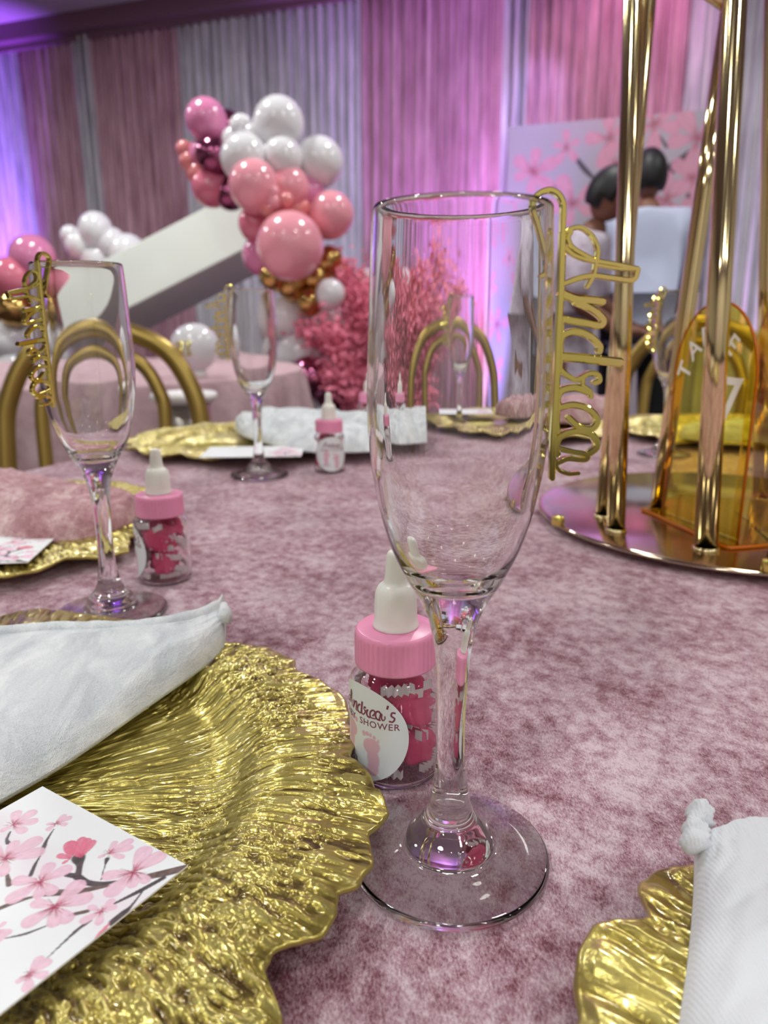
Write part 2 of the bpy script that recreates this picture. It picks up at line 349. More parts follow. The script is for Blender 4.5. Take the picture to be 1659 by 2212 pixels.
def branch(img, X, Y, pts, col, seed=0):
    P = spline([(p[0], p[1], p[2]) for p in pts], 8)
    for i in range(len(P) - 1):
        a, b = P[i], P[i + 1]; d = b[:2] - a[:2]; l2 = (d ** 2).sum() + 1e-12
        t = np.clip(((X - a[0]) * d[0] + (Y - a[1]) * d[1]) / l2, 0, 1)
        dist = np.hypot(X - a[0] - t * d[0], Y - a[1] - t * d[1]); r = (a[2] + (b[2] - a[2]) * t) / 2
        mask = np.clip((r - dist) / (r * .25 + 1e-6), 0, 1)
        n = vnoise(X * 900 + seed, Y * 900, seed); paint_mix(img, mask * .97, [np.clip(c * (.7 + .7 * n), 0, 1) for c in col])
# ================================================================ BLOSSOM BACKDROP
off = .22
tl, tr = on_wall(1100, 275, off), on_wall(1532, 237, off)
du = Vector((tr.x - tl.x, tr.y - tl.y, 0)); Wb = du.length; du.normalize(); Hb = 2.0
ztop = (tl.z + tr.z) / 2
dn = Vector((du.y, -du.x, 0))
bt = thing('backdrop_board', 'large white backdrop board printed with pink blossoms and dark branches', 'backdrop', (tl.x, tl.y, 0), math.atan2(du.y, du.x))
nx_, nz_ = 260, 330
u = np.linspace(0, Wb, nx_); z = np.linspace(.03, ztop, nz_); U, Z = np.meshgrid(u, z)
def to_b(px, py):
    d = ray(px, py); o_ = CO; den = d.x * dn.x + d.y * dn.y; t = ((tl.x - o_.x) * dn.x + (tl.y - o_.y) * dn.y) / den
    p = o_ + d * t; return ((p.x - tl.x) * du.x + (p.y - tl.y) * du.y, p.z)
img = np.ones(U.shape + (3,)) * np.array(lin((166, 167, 172)))
wash = vnoise(U * 2.2, Z * 2.2 + U, 3); paint_mix(img, np.clip(wash - .45, 0, 1) * .9, lin((214, 178, 192)))
BP, BE, BC = lin((206, 150, 166)), lin((188, 112, 138)), lin((140, 34, 62))
for pts in ([(1240, 335, .02), (1262, 365, .035), (1285, 388, .02)], [(1395, 372, .03), (1430, 374, .06), (1465, 355, .07), (1500, 322, .03)], [(1425, 295, .015), (1440, 318, .02)], [(1170, 388, .015), (1200, 405, .02)],
            [(1490, 425, .05), (1478, 450, .02)], [(1395, 420, .03), (1425, 432, .03)]):
    branch(img, U, Z, [(*to_b(a, b), c) for a, b, c in pts], lin((70, 66, 74)))
rb = random.Random(3)
for (cx, cy, r, k) in ((1152, 372, 46, 6), (1225, 318, 30, 5), (1318, 300, 44, 5), (1330, 352, 40, 5), (1415, 268, 45, 5), (1505, 300, 60, 5), (1440, 432, 56, 5), (1240, 440, 52, 5), (1495, 385, 46, 5), (1130, 500, 26, 5), (1080, 520, 30, 5),
                       (1085, 612, 30, 5), (1500, 470, 42, 5), (1400, 500, 40, 5), (1110, 700, 40, 5), (1200, 620, 46, 5), (1160, 560, 24, 5), (1480, 620, 46, 5), (1540, 540, 40, 5), (1100, 800, 34, 5), (1160, 455, 22, 5)):
    c = to_b(cx, cy); rr = r / FPX * 5.2; a0 = rb.random() * 6
    for i in range(k):
        a = a0 + i * 2 * pi / k + rb.uniform(-.15, .15); q = rr * rb.uniform(.8, 1.15)
        petal(img, U, Z, c, (c[0] + q * cos(a), c[1] + q * sin(a)), .34, BP, BE, BC, seed=i)
pr_ = gridmesh('printed_sheet', np.stack([U, U * 0 - .012, Z], -1), M['banner'], bt, attr=np.clip(img, 0, 1))
mk('frame_panel', *box_vf((Wb / 2, .012, ztop / 2), (Wb, .044, ztop)), M['beam'], bt, smooth=False)
for sx in (.2, Wb - .2): mk('foot', *box_vf((sx, .12, .02), (.06, .34, .04)), M['beam'], bt, smooth=False)
# ================================================================ WHITE SLANTED BOARD
YB_ = 3.95
p1, p2 = at(292, 632, YB_), at(566, 488, YB_ - .05)
dirv = (p2 - p1).normalized(); c0 = p1 - dirv * .42; c1 = p2 + dirv * .25; cc = (c0 + c1) / 2; Ln = (c1 - c0).length
angz = math.atan2(dirv.z, dirv.x)
bt2 = thing('slanted_board', 'long thick white board slanting up between the balloon clusters', 'board', (cc.x, cc.y, 0))
Rm = Matrix.Rotation(-angz, 3, 'Y') @ Matrix.Rotation(R(-17), 3, 'X')
bevel(mk('board', *box_vf((0, 0, cc.z), (Ln, .32, .27), Rm), M['beam'], bt2, smooth=False), .006)
for s in (-1, 1):
    q = cc + dirv * s * (Ln / 2 - .12); hh = q.z - .15
    mk('support_leg', *box_vf((q.x - cc.x, .1, hh / 2), (.05, .05, hh)), M['beam'], bt2, smooth=False)
# ================================================================ BALLOONS
def balloon_mesh():
    prof = []
    for i in range(25):
        t = pi * i / 24; r = sin(t); zz = -cos(t)
        if zz < 0: zz *= 1.16; r *= 1 - .07 * (-zz) ** 2
        prof.append((r, zz))
    prof = [(.0, -1.30), (.06, -1.29), (.075, -1.26), (.03, -1.22), (.035, -1.19)] + prof[1:]
    pr = np.array(prof); pr[:, 0] = np.maximum(pr[:, 0], 1e-5); t = np.linspace(0, 2 * pi, 36, endpoint=False)
    P = np.stack([pr[:, 0:1] * np.cos(t), pr[:, 0:1] * np.sin(t), np.repeat(pr[:, 1:2], 36, 1)], -1)
    o = gridmesh('balloon', P, None, wrap=True); me = o.data; me.materials.append(M['b_white']); bpy.data.objects.remove(o); return me
BME = balloon_mesh(); rbal = random.Random(11)
def balloon(px, py, r, m, label, Y=3.35, group='balloons of the right garland', anchor=None, sq=1.0):
    p = at(px, py, Y); zc = Y * cos(PITCH) - (p.z - TZ - CH) * sin(PITCH); rad = 1.06 * r * zc / FPX
    o = link('balloon', BME); o.material_slots[0].link = 'OBJECT'; o.material_slots[0].material = M[m]
    o.location = p; o.scale = (rad * sq, rad * sq, rad)
    v = (p - anchor) if anchor is not None else Vector((rbal.uniform(-.4, .4), rbal.uniform(-.6, 0), 1))
    v = v.normalized() + Vector((0, 0, .5)); o.rotation_euler = v.to_track_quat('Z', 'Y').to_euler()
    tag(o, label, 'balloon', group); return o
A1 = at(560, 380, 3.6); A2 = at(640, 560, 3.55); A3 = at(680, 760, 3.6)
for a in [
    (445, 258, 42, 'b_orchid', 'orchid pink balloon at top left of the tall garland', 3.5, A1), (398, 322, 17, 'b_coral', 'tiny coral balloon at the leftmost tip of the tall garland', 3.5, A1), (408, 348, 20, 'b_coral', 'small coral balloon just under the leftmost tiny one', 3.5, A1),
    (425, 375, 22, 'b_coral', 'small coral balloon above the dusty rose one', 3.5, A1), (434, 338, 30, 'b_orchid', 'pale orchid balloon between coral and chrome mauve balloons', 3.52, A1),
    (489, 275, 34, 'b_mauve', 'chrome mauve balloon between orchid and small white balloons', 3.58, A1), (462, 335, 38, 'b_mauve', 'chrome mauve balloon with bright glints at left of the white ones', 3.45, A1),
    (456, 405, 40, 'b_rose', 'dusty rose balloon at lower left above the white board', 3.5, A1), (497, 418, 34, 'b_mauve', 'dark chrome mauve balloon tucked below the left white balloon', 3.5, A1),
    (522, 274, 25, 'b_white', 'small white balloon beside the tallest white balloon', 3.4, A1), (546, 292, 22, 'b_white', 'smallest white balloon in the top cluster', 3.38, A1), (505, 300, 24, 'b_white', 'small white balloon over the left white one', 3.42, A1),
    (602, 266, 52, 'b_white', 'tallest white balloon at the top of the garland', 3.38, A1), (528, 342, 49, 'b_white', 'white balloon at left of the white row', 3.3, A1), (610, 342, 42, 'b_white', 'middle white balloon of the white row', 3.32, A1),
    (689, 350, 50, 'b_white', 'rightmost white balloon of the top cluster', 3.4, A1), (640, 385, 46, 'b_white', 'white balloon partly hidden behind pink ones', 3.48, A1),
    (548, 400, 51, 'b_pink', 'light pink balloon just under the left white balloon', 3.24, A2), (622, 405, 44, 'b_pink', 'light pink balloon in the middle of the garland', 3.32, A2), (662, 418, 38, 'b_orchid', 'orchid balloon right of the middle pink one', 3.38, A2),
    (592, 436, 15, 'b_pink', 'tiny pink balloon left in the centre knot', 3.2, A2), (618, 432, 15, 'b_coral', 'tiny coral balloon right in the centre knot', 3.2, A2), (580, 452, 17, 'b_coral', 'small coral balloon low in the centre knot', 3.22, A2), (590, 415, 14, 'b_pink', 'tiny pink balloon on top of the centre knot', 3.2, A2),
    (635, 455, 42, 'b_coral', 'coral balloon filling between the pink ones', 3.36, A2), (553, 484, 36, 'b_rose', 'dull rose balloon left of the biggest pink balloon', 3.36, A2), (568, 552, 42, 'b_orchid', 'orchid balloon peeping out behind the biggest pink balloon', 3.42, A2),
    (716, 463, 46, 'b_pink', 'pink balloon at right above the gold ones', 3.3, A2), (627, 531, 68, 'b_pink', 'biggest pink balloon of the garland', 3.16, A2),
    (590, 598, 28, 'b_gold', 'gold chrome balloon under the biggest pink balloon', 3.35, A3), (632, 615, 32, 'b_gold', 'gold chrome balloon below the middle of the garland', 3.4, A3), (671, 652, 28, 'b_gold', 'low gold chrome balloon beside the white oval one', 3.35, A3),
    (712, 560, 28, 'b_gold', 'gold chrome balloon at right under the pink one', 3.38, A3), (686, 598, 32, 'b_gold', 'gold chrome balloon right of the biggest pink balloon', 3.4, A3), (735, 585, 24, 'b_gold', 'small gold chrome balloon touching the pink foliage', 3.5, A3),
    (714, 634, 30, 'b_white', 'oval white balloon in front of the pink foliage', 3.2, A3), (625, 690, 52, 'b_white', 'white balloon directly below the gold ones', 3.5, A3), (690, 700, 56, 'b_white', 'white balloon behind the pink foliage', 3.6, A3),
    (655, 770, 60, 'b_white', 'large shaded white balloon above the chrome mauve one', 3.5, A3), (735, 790, 56, 'b_white', 'white balloon hidden low behind pink foliage', 3.65, A3), (800, 625, 42, 'b_white', 'white balloon behind left rim of the tall flute', 3.6, A3),
    (666, 818, 46, 'b_mauve', 'shiny mauve balloon at the bottom of the garland', 3.25, A3), (728, 850, 44, 'b_mauve', 'darker mauve balloon beside the bottom one', 3.35, A3), (610, 870, 44, 'b_white', 'lowest white balloon near the floor side', 3.7, A3)]:
    balloon(*a[:5], Y=a[5], anchor=a[6])
B1 = at(130, 600, 4.5); GL = 'balloons of the left garland'
for a in [
    (70, 556, 46, 'b_orchid', 'orchid balloon at the top of the left garland', 4.2), (25, 602, 44, 'b_rose', 'rose balloon at the left frame edge', 4.15), (128, 622, 54, 'b_rose', 'large rose balloon seen behind the left flute', 4.2),
    (92, 665, 36, 'b_rose', 'rose balloon low behind the left flute', 4.25), (180, 648, 34, 'b_pink', 'pink balloon right behind the left flute', 4.35), (30, 668, 36, 'b_gold', 'gold chrome balloon of the left garland', 4.1), (-8, 690, 30, 'b_gold', 'gold chrome balloon cut by the left edge', 4.2),
    (152, 508, 20, 'b_white', 'small white balloon at the left of the distant white group', 4.3), (168, 528, 26, 'b_white', 'white balloon under the small leftmost white one', 4.3), (206, 494, 34, 'b_white', 'white balloon at the top of the left garland', 4.3), (240, 525, 32, 'b_white', 'white balloon in the middle of the distant group', 4.32),
    (276, 546, 38, 'b_white', 'white balloon nearest the slanted board', 4.3), (212, 562, 36, 'b_white', 'lowest white balloon of the distant white group', 4.34),
    (15, 738, 42, 'b_white', 'white balloon under the gold ones at the left edge', 4.15), (62, 728, 32, 'b_white', 'white balloon beside the chair back', 4.2), (30, 800, 44, 'b_white', 'lower white balloon behind the gold chair', 4.15), (100, 770, 40, 'b_white', 'white balloon seen inside the chair back', 4.25)]:
    balloon(*a[:5], Y=a[5], anchor=B1, group=GL)
# garland stands that carry the balloons
def garland_stand(name, pts, label):
    p0 = Vector(pts[0]); t = thing(name, label, 'stand', (p0.x, p0.y, 0))
    tube('pole', [Vector((0, 0, 0.01))] + [Vector(p) - Vector((p0.x, p0.y, 0)) for p in pts], .012, M['beam'], t, seg=8)
    lathe('base', [(0, 0), (.2, 0), (.2, .012), (0, .014)], M['beam'], t, seg=24, smoothprof=False)
garland_stand('balloon_stand', [at(680, 840, 3.62), A3, A2, A1, at(480, 330, 3.6)], 'thin white stand hidden inside the right balloon garland')
garland_stand('balloon_stand', [at(60, 780, 4.4), at(90, 640, 4.45), at(220, 540, 4.5)], 'thin white stand hidden inside the left balloon garland')
# ================================================================ PINK FOLIAGE
fb = at(830, 870, 3.3); fol = thing('pink_foliage', 'bushy coral pink artificial foliage beside the balloon garland', 'plant', (fb.x, fb.y, 0))
tips = [(650, 705), (690, 690), (730, 590), (760, 560), (775, 620), (800, 600), (835, 590), (870, 560), (925, 525), (950, 560), (905, 620), (1000, 610), (960, 640), (870, 680), (760, 700), (720, 740), (800, 740), (850, 760),
        (740, 800), (790, 820), (830, 840), (880, 800), (920, 740), (700, 800), (760, 860), (850, 880), (900, 850), (790, 660), (830, 660), (750, 640)]
rf = random.Random(5); leafP = []; leafF = []; stems = []
root = Vector((0, 0, .35))
for (tx, ty) in tips:
    tp = at(tx, ty, 3.3 + rf.uniform(-.12, .16)) - Vector((fb.x, fb.y, 0))
    mid = root.lerp(tp, .55) + Vector((rf.uniform(-.05, .05), rf.uniform(-.05, .05), .08))
    path = spline([root, mid, tp], 10); stems.append(path)
    for k in range(330):
        t = .35 + .65 * rf.random() ** .8; q = path[min(len(path) - 1, int(t * (len(path) - 1)))]
        c = np.array(q) + np.array([rf.gauss(0, .036), rf.gauss(0, .036), rf.gauss(0, .032)])
        s = rf.uniform(.010, .022); d = Vector((rf.gauss(0, 1), rf.gauss(0, 1), rf.gauss(0, 1))).normalized(); e = d.orthogonal().normalized(); n_ = d.cross(e)
        i0 = len(leafP); C_ = Vector(c)
        leafP += [C_ - d * s, C_ + e * s * .5 + n_ * s * .2, C_ + d * s, C_ - e * s * .5 + n_ * s * .2]; leafF += [(i0, i0 + 1, i0 + 2), (i0, i0 + 2, i0 + 3)]
lv = mk('leaves', leafP, leafF, M['foliage'], fol, smooth=False); lv['kind'] = 'stuff'
V = []; F = []
for pth in stems:
    P = tube_pts(pth, .004, 5); o0 = len(V); a, b, _ = P.shape; V += [tuple(x) for x in P.reshape(-1, 3)]
    F += [(o0 + i * b + j, o0 + i * b + (j + 1) % b, o0 + (i + 1) * b + (j + 1) % b, o0 + (i + 1) * b + j) for i in range(a - 1) for j in range(b)]
sm = mk('stems', V, F, M['fstem'], fol); sm['kind'] = 'stuff'
lathe('pot', [(0, 0), (.12, 0), (.15, .36), (.13, .36), (.11, .3), (0, .3)], M['beam'], fol, seg=28, smoothprof=False)
# ================================================================ TABLES
def skirt_cloth(name, r, m, ctr, seg=360, folds=26, seed=0):
    t = np.linspace(0, 2 * pi, seg, endpoint=False); rows = []
    for q in np.linspace(0, 1, 50): rows.append(np.stack([q * r * np.cos(t) * .992, q * r * np.sin(t) * .992, t * 0], -1))
    for i in range(1, 6):
        a = i / 5 * pi / 2; rr = r * .992 + .008 * sin(a); rows.append(np.stack([rr * np.cos(t), rr * np.sin(t), t * 0 - .008 * (1 - cos(a))], -1))
    for zz in np.linspace(.03, TZ - .01, 16):
        f = min(1, zz / .3); w_ = .035 * f * np.sin(folds * t + 1.5 * np.sin(3 * t + seed)) + .012 * f * np.sin(folds * 2.3 * t)
        rr = r + .01 + .05 * zz + w_; rows.append(np.stack([rr * np.cos(t), rr * np.sin(t), t * 0 - zz], -1))
    return gridmesh(name, np.array(rows), m, None, (ctr[0], ctr[1], TZ), wrap=True)
def table(ctr, r, label):
    t = thing('round_table', label, 'table', (ctr[0], ctr[1], 0))
    lathe('tabletop', [(0, TZ - .03), (r - .01, TZ - .03), (r - .005, TZ - .004), (0, TZ - .004)], M['beam'], t, seg=64, smoothprof=False)
    for k in range(4):
        a = k * pi / 2 + .7; tube('leg', [(.4 * cos(a), .4 * sin(a), .0), (.36 * cos(a), .36 * sin(a), TZ - .03)], .014, M['black'], t, seg=10)
TC = (.29, .60); TR = .77
table(TC, TR, 'round banquet table hidden under the rose velvet cloth')
tag(skirt_cloth('tablecloth', TR, M['cloth'], TC), 'rose pink crushed velvet tablecloth on the near round table', 'tablecloth')
T2 = at(190, 777, 2.65); T2 = (T2.x, T2.y)
table(T2, .74, 'round table under the plain blush cloth at left behind')
tag(skirt_cloth('tablecloth', .74, M['mauvecloth'], T2, seed=2), 'plain blush tablecloth on the table behind the left chair', 'tablecloth')
# things on the far table: silver pail with white plate, white favour balloon
q = at(397, 850, 1.76)
pail = thing('serving_pail', 'small metal pail with a white lid beside the gold chair', 'pail', (q.x, q.y, 0))
lathe('stand_leg', [(0, 0), (.12, 0), (.12, .01), (.02, .02), (.02, .45), (0, .45)], M['silver'], pail, seg=24, smoothprof=False)
lathe('bucket', [(0, .45), (.045, .45), (.06, q.z - .02), (0, q.z - .02)], M['silver'], pail, seg=32, smoothprof=False)
lathe('lid', [(0, q.z - .02), (.065, q.z - .02), (.077, q.z - .008), (.074, q.z + .002), (0, q.z + .005)], M['crinkle'], pail, seg=40, smoothprof=False)
p = at(425, 800, 2.28)
fav = thing('favour_balloon', 'round clear white balloon with gold lettering on the blush table', 'balloon', (p.x, p.y, TZ))
o = link('bubble', BME, None, fav); o.material_slots[0].link = 'OBJECT'; o.material_slots[0].material = M['b_white']; o.location = (0, 0, .092); o.scale = (.072, .072, .066)
tube('gold_mark', [(-.038, -.064, .07), (-.036, -.064, .105), (-.022, -.07, .105), (-.022, -.072, .07), (-.030, -.070, .088)], .004, M['mirror_gold'], fav, seg=6)
tube('gold_mark', [(-.012, -.072, .105), (.004, -.073, .105), (-.006, -.074, .088), (.004, -.074, .07), (-.012, -.073, .07)], .004, M['mirror_gold'], fav, seg=6)
lathe('weight', [(0, 0), (.03, 0), (.03, .02), (0, .022)], M['crinkle'], fav, seg=20, smoothprof=False)
# ================================================================ CHAIRS
def chair(loc, rotz, label):
    t = thing('dining_chair', label, 'chair', loc, rotz, 'gold bentwood chairs')
    g = M['chair_gold']; H_ = .905; W_ = .195
    def hoop(hw, top, z0, lean):
        pts = [(-hw * .93, 0, z0)]
        pts += [(-hw, 0, (z0 + top) / 2)] if z0 < .3 else []
        pts += [(-hw, 0, top - hw * 1.25), (-hw * .93, 0, top - hw * .7), (-hw * .62, 0, top - hw * .2), (0, 0, top), (hw * .62, 0, top - hw * .2), (hw * .93, 0, top - hw * .7), (hw, 0, top - hw * 1.25)]
        pts += [(hw, 0, (z0 + top) / 2)] if z0 < .3 else []
        pts += [(hw * .93, 0, z0)]
        P = spline(pts, 8); P[:, 1] = lean * np.maximum(P[:, 2] - .45, 0) + .0
        return P
    tube('back_hoop', hoop(W_, H_, 0.0, .16), .0195, g, t, seg=12)
    tube('inner_hoop', hoop(W_ * .62, H_ - .045, .46, .16) + np.array((0, -.004, 0)), .0145, g, t, seg=10)
    lathe('seat', [(0, .435), (.2, .435), (.212, .445), (.205, .46), (0, .46)], g, t, (0, -.2, 0), seg=40, smoothprof=False)
    lathe('seat_pad', [(0, .46), (.19, .46), (.198, .475), (.18, .492), (0, .496)], M['seat'], t, (0, -.2, 0), seg=40)
    for s in (-1, 1): tube('leg', [(s * .165, -.34, .44), (s * .175, -.36, .2), (s * .18, -.38, 0)], .014, g, t, seg=10)
    a = np.linspace(0, 2 * pi, 40)
    tube('stretcher', np.stack([.17 * np.cos(a), -.19 + .17 * np.sin(a), a * 0 + .24], -1), .009, g, t, seg=8)
    return t
ch1 = at(196, 690, 1.50)
chair1 = chair((ch1.x, ch1.y, 0), R(10), 'gold bentwood chair behind the left flute')
ch2 = at(979, 680, 2.35); dup(chair1, (ch2.x, ch2.y, 0), R(6), 'gold bentwood chair seen through the tall front flute')
ch3 = at(1500, 700, 1.9); dup(chair1, (ch3.x, ch3.y, 0), R(-38), 'gold bentwood chair seen through the amber table sign')
# ================================================================ CHARGERS
def outline(points, ctr, seed):
    rr = np.random.RandomState(seed); th = []; ra = []
    for (x, y) in points:
        d = (x - ctr[0], y - ctr[1]); th.append(math.atan2(d[1], d[0]) % (2 * pi)); ra.append(math.hypot(*d))
    th = np.array(th); ra = np.array(ra)
    lo = th.copy(); span = np.sort(th); gaps = np.diff(np.append(span, span[0] + 2 * pi)); k = int(np.argmax(gaps)); a = span[k] + .09; b = span[k] + gaps[k] - .09
    n = int((b - a) / .13); up = True; extra_t = []; extra_r = []
    for i in range(n + 1):
        extra_t.append(a + (b - a) * i / max(1, n)); extra_r.append(.168 + rr.uniform(-.004, .004) if i % 3 else .155 + rr.uniform(-.004, .003))
    th = np.concatenate([th, np.array(extra_t) % (2 * pi)]); ra = np.concatenate([ra, extra_r]); o = np.argsort(th); th = th[o]; ra = ra[o]
    return np.concatenate([th - 2 * pi, th, th + 2 * pi]), np.tile(ra, 3)
def charger_mesh(points, ctr, nt, nr, seed, amp=1.0, lines=1.0):
    TH, RA = outline(points, ctr, seed)
    t = np.linspace(0, 2 * pi, nt, endpoint=False); Rt = np.interp(t, TH, RA)
    k = max(3, nt // 260) | 1; ker = np.hanning(k + 2)[1:-1]; ker /= ker.sum(); Rt = np.convolve(np.concatenate([Rt[-k:], Rt, Rt[:k]]), ker, 'same')[k:-k]
    Rt = Rt + .0011 * (vnoise(t * 22, t * 0 + 2, seed) - .5) * 2
    q = np.concatenate([np.linspace(0, .58, 24), np.linspace(.585, 1, nr)])
    T_, Q = np.meshgrid(t, q); RR = Q * Rt[None, :]; Qr = RR
    base = .0035 + .0125 * (1 / (1 + np.exp(-(Qr - .113) / .0045))) - .004 * np.clip((Qr - .125) / .04, 0, 1.3) ** 1.5
    base += .0022 * np.sin(T_ * 9 + 2 * np.sin(T_ * 3)) * np.clip((Qr - .12) / .045, 0, 1) 
    X = RR * np.cos(T_); Yy = RR * np.sin(T_)
    wp = 2.2 * (fbm(X * 38, Yy * 38, seed + 1, 3) - .5)
    def ridge(fr, fa, s):                    # radial ridges: fr cycles around, fa breaks per metre along the radius
        n1 = vnoise(T_ * fr + wp * 1.6 + 50, Qr * fa + wp * .6, s); return 1 - np.abs(2 * n1 - 1)
    def pits(fr, fa, s, lo=.30, hi=.58):     # plateau broken by long soft grooves
        n1 = np.clip((vnoise(T_ * fr + wp * 1.6 + 50, Qr * fa + wp * .6, s) - lo) / (hi - lo), 0, 1); return n1 * n1 * (3 - 2 * n1)
    if lines > 1:
        ln = .7 * ridge(52, 16, seed + 3) + .3 * ridge(110, 60, seed + 4); dm = ln
    else:
        ln = .50 * pits(104, 60, seed + 3) + .28 * ridge(170, 70, seed + 4) + .22 * pits(60, 40, seed + 11)
        dm = .52 * pits(92, 230, seed + 5, .30, .60) + .24 * ridge(150, 380, seed + 6) + .24 * pits(60, 90, seed + 12)
    mixf = np.clip((fbm(T_ * 2.0 + 3, Qr * 30, seed + 8, 2) - .42) * 4 + (.35 if lines < 1 else -.15) + .45 * np.sin(-T_ - .2), 0, 1)
    if lines > 1: mixf *= .12
    h = ln * (1 - mixf) + dm * mixf
    rimf = np.clip((Qr - .02) / .03, 0, 1) * np.clip((Rt[None, :] - RR) / .004, .25, 1)
    Z = base + amp * .0021 * (h - .5) * rimf
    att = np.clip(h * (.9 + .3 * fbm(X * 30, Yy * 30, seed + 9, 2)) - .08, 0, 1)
    rows = np.stack([X, Yy, Z], -1)
    ed = []
    for (dr, dz) in ((.0009, -.0004), (.0013, -.0013), (.0006, -.0024), (-.003, -.003), (-.05, None), (-.15, None)):
        rr = np.maximum(Rt + dr, .0005)
        zz = Z[-1] + dz if dz is not None else rr * 0 + .0006
        ed.append(np.stack([rr * np.cos(t), rr * np.sin(t), zz], -1))
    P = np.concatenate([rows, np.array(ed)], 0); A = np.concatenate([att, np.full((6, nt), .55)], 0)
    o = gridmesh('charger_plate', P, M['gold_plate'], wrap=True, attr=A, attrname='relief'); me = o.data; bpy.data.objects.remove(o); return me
C1 = (-.165, .235)
pix1 = [(490, 1400), (530, 1400), (575, 1412), (632, 1440), (640, 1465), (690, 1480), (740, 1510), (752, 1540), (740, 1562), (768, 1590), (752, 1650), (775, 1665), (800, 1690), (838, 1745), (795, 1795), (799, 1850), (770, 1925), (722, 1940), (728, 1985), (690, 2030), (580, 2062), (560, 2095), (585, 2140), (602, 2180), (600, 2225), (125, 1325), (50, 1318), (0, 1325)]
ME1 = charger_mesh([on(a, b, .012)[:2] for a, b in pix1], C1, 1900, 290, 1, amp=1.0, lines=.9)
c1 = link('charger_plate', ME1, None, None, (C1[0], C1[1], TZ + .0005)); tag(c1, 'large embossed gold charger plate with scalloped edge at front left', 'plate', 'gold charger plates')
C2 = (.155, .045)
pix2 = [ (1500, 1866), (1450, 1866), (1405, 1880), (1388, 1905), (1386, 1935), (1402, 1975), (1414, 2008), (1380, 2014), (1330, 2012), (1290, 2020), (1268, 2038), (1254, 2062), (1252, 2110), (1256, 2170), (1262, 2230)]
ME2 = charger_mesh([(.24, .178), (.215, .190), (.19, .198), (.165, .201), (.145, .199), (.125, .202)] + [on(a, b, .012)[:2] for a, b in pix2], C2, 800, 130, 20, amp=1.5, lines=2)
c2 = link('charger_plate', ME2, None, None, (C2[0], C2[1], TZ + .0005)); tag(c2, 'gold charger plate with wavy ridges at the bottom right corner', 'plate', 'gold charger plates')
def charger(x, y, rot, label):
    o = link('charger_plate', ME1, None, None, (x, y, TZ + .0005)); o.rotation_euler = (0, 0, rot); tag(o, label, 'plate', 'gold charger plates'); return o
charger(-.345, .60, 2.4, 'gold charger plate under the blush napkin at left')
charger(-.19, 1.045, 4.2, 'gold charger plate with white napkin behind the small middle flute')
charger(.215, 1.19, 1.1, 'gold charger plate at the far table edge behind the tall flute')
charger(.52, 1.11, .4, 'gold charger plate seen through the amber table sign')
# ================================================================ CARDS
def card_img(S, T, feats, sc):
    pass
cz = .0185
Cr, Ct = on(405, 1871, cz), on(92, 1700, cz)
uu = (Ct - Cr); uu.z = 0; cw = uu.length; uu.normalize(); vv = Vector((-uu.y, uu.x, 0)) * 1.0
if vv.y > 0: vv = -vv
chh = .118; st = .00028
ns, nt_ = int(cw / st), int(chh / st)
S, T = np.meshgrid(np.linspace(0, cw, ns), np.linspace(0, chh, nt_))
def tc(x, y):                                 # position on the card of a mark seen at a pixel
    p = on(x / 3.95, 1680 + y / 3.95, cz) - Cr; return (p.x * uu.x + p.y * uu.y, p.x * vv.x + p.y * vv.y)
img = np.ones(S.shape + (3,)) * np.array(lin((236, 238, 240)))
wp_ = vnoise(S * 60, T * 60, 5)
paint_mix(img, np.clip(1 - np.abs(T - .016 - .010 * wp_ - .08 * (S / cw) * .05) / .010, 0, 1) * .55, lin((232, 212, 224)))
BR = lin((84, 74, 78)); BR2 = lin((112, 92, 88))
def wpx(x, y, wd_): a = Vector(tc(x, y)); b = Vector(tc(x, y + wd_)); return (a - b).length * .8
for pts, c in (([(1600, 770, 70), (1430, 815, 80), (1270, 850, 70)], BR2), ([(1400, 860, 40), (1200, 970, 45), (980, 1080, 25)], BR), ([(1230, 960, 14), (1130, 1090, 26), (1050, 1170, 70), (970, 1240, 90)], BR), ([(1000, 890, 20), (860, 915, 55), (740, 900, 60), (660, 850, 60), (570, 835, 45)], BR),
               ([(660, 860, 60), (680, 760, 50), (670, 690, 110)], BR), ([(930, 930, 25), (760, 960, 55), (620, 985, 60), (480, 990, 70), (300, 1020, 30), (130, 1070, 45), (-20, 1130, 45)], BR2), ([(750, 1145, 42), (600, 1180, 40)], BR2),
               ([(420, 1262, 12), (300, 1310, 22), (200, 1345, 26), (40, 1378, 8)], BR), ([(780, 1228, 14), (680, 1290, 34), (590, 1370, 26), (390, 1560, 8)], BR), ([(915, 700, 40), (895, 760, 12), (865, 875, 14)], BR), ([(460, 445, 8), (400, 540, 22), (375, 600, 34), (340, 680, 14), (300, 750, 26), (262, 840, 36)], BR),
               ([(88, 470, 16), (60, 530, 22), (70, 565, 34)], BR), ([(60, 830, 26), (80, 920, 50)], BR2)):
    branch(img, S, T, [(*tc(x, y), wpx(x, y, w_)) for x, y, w_ in pts], c)
PK, PE, PC = lin((234, 192, 210)), lin((212, 142, 172)), lin((190, 60, 100))
RK, RE = lin((226, 122, 148)), lin((196, 66, 102))
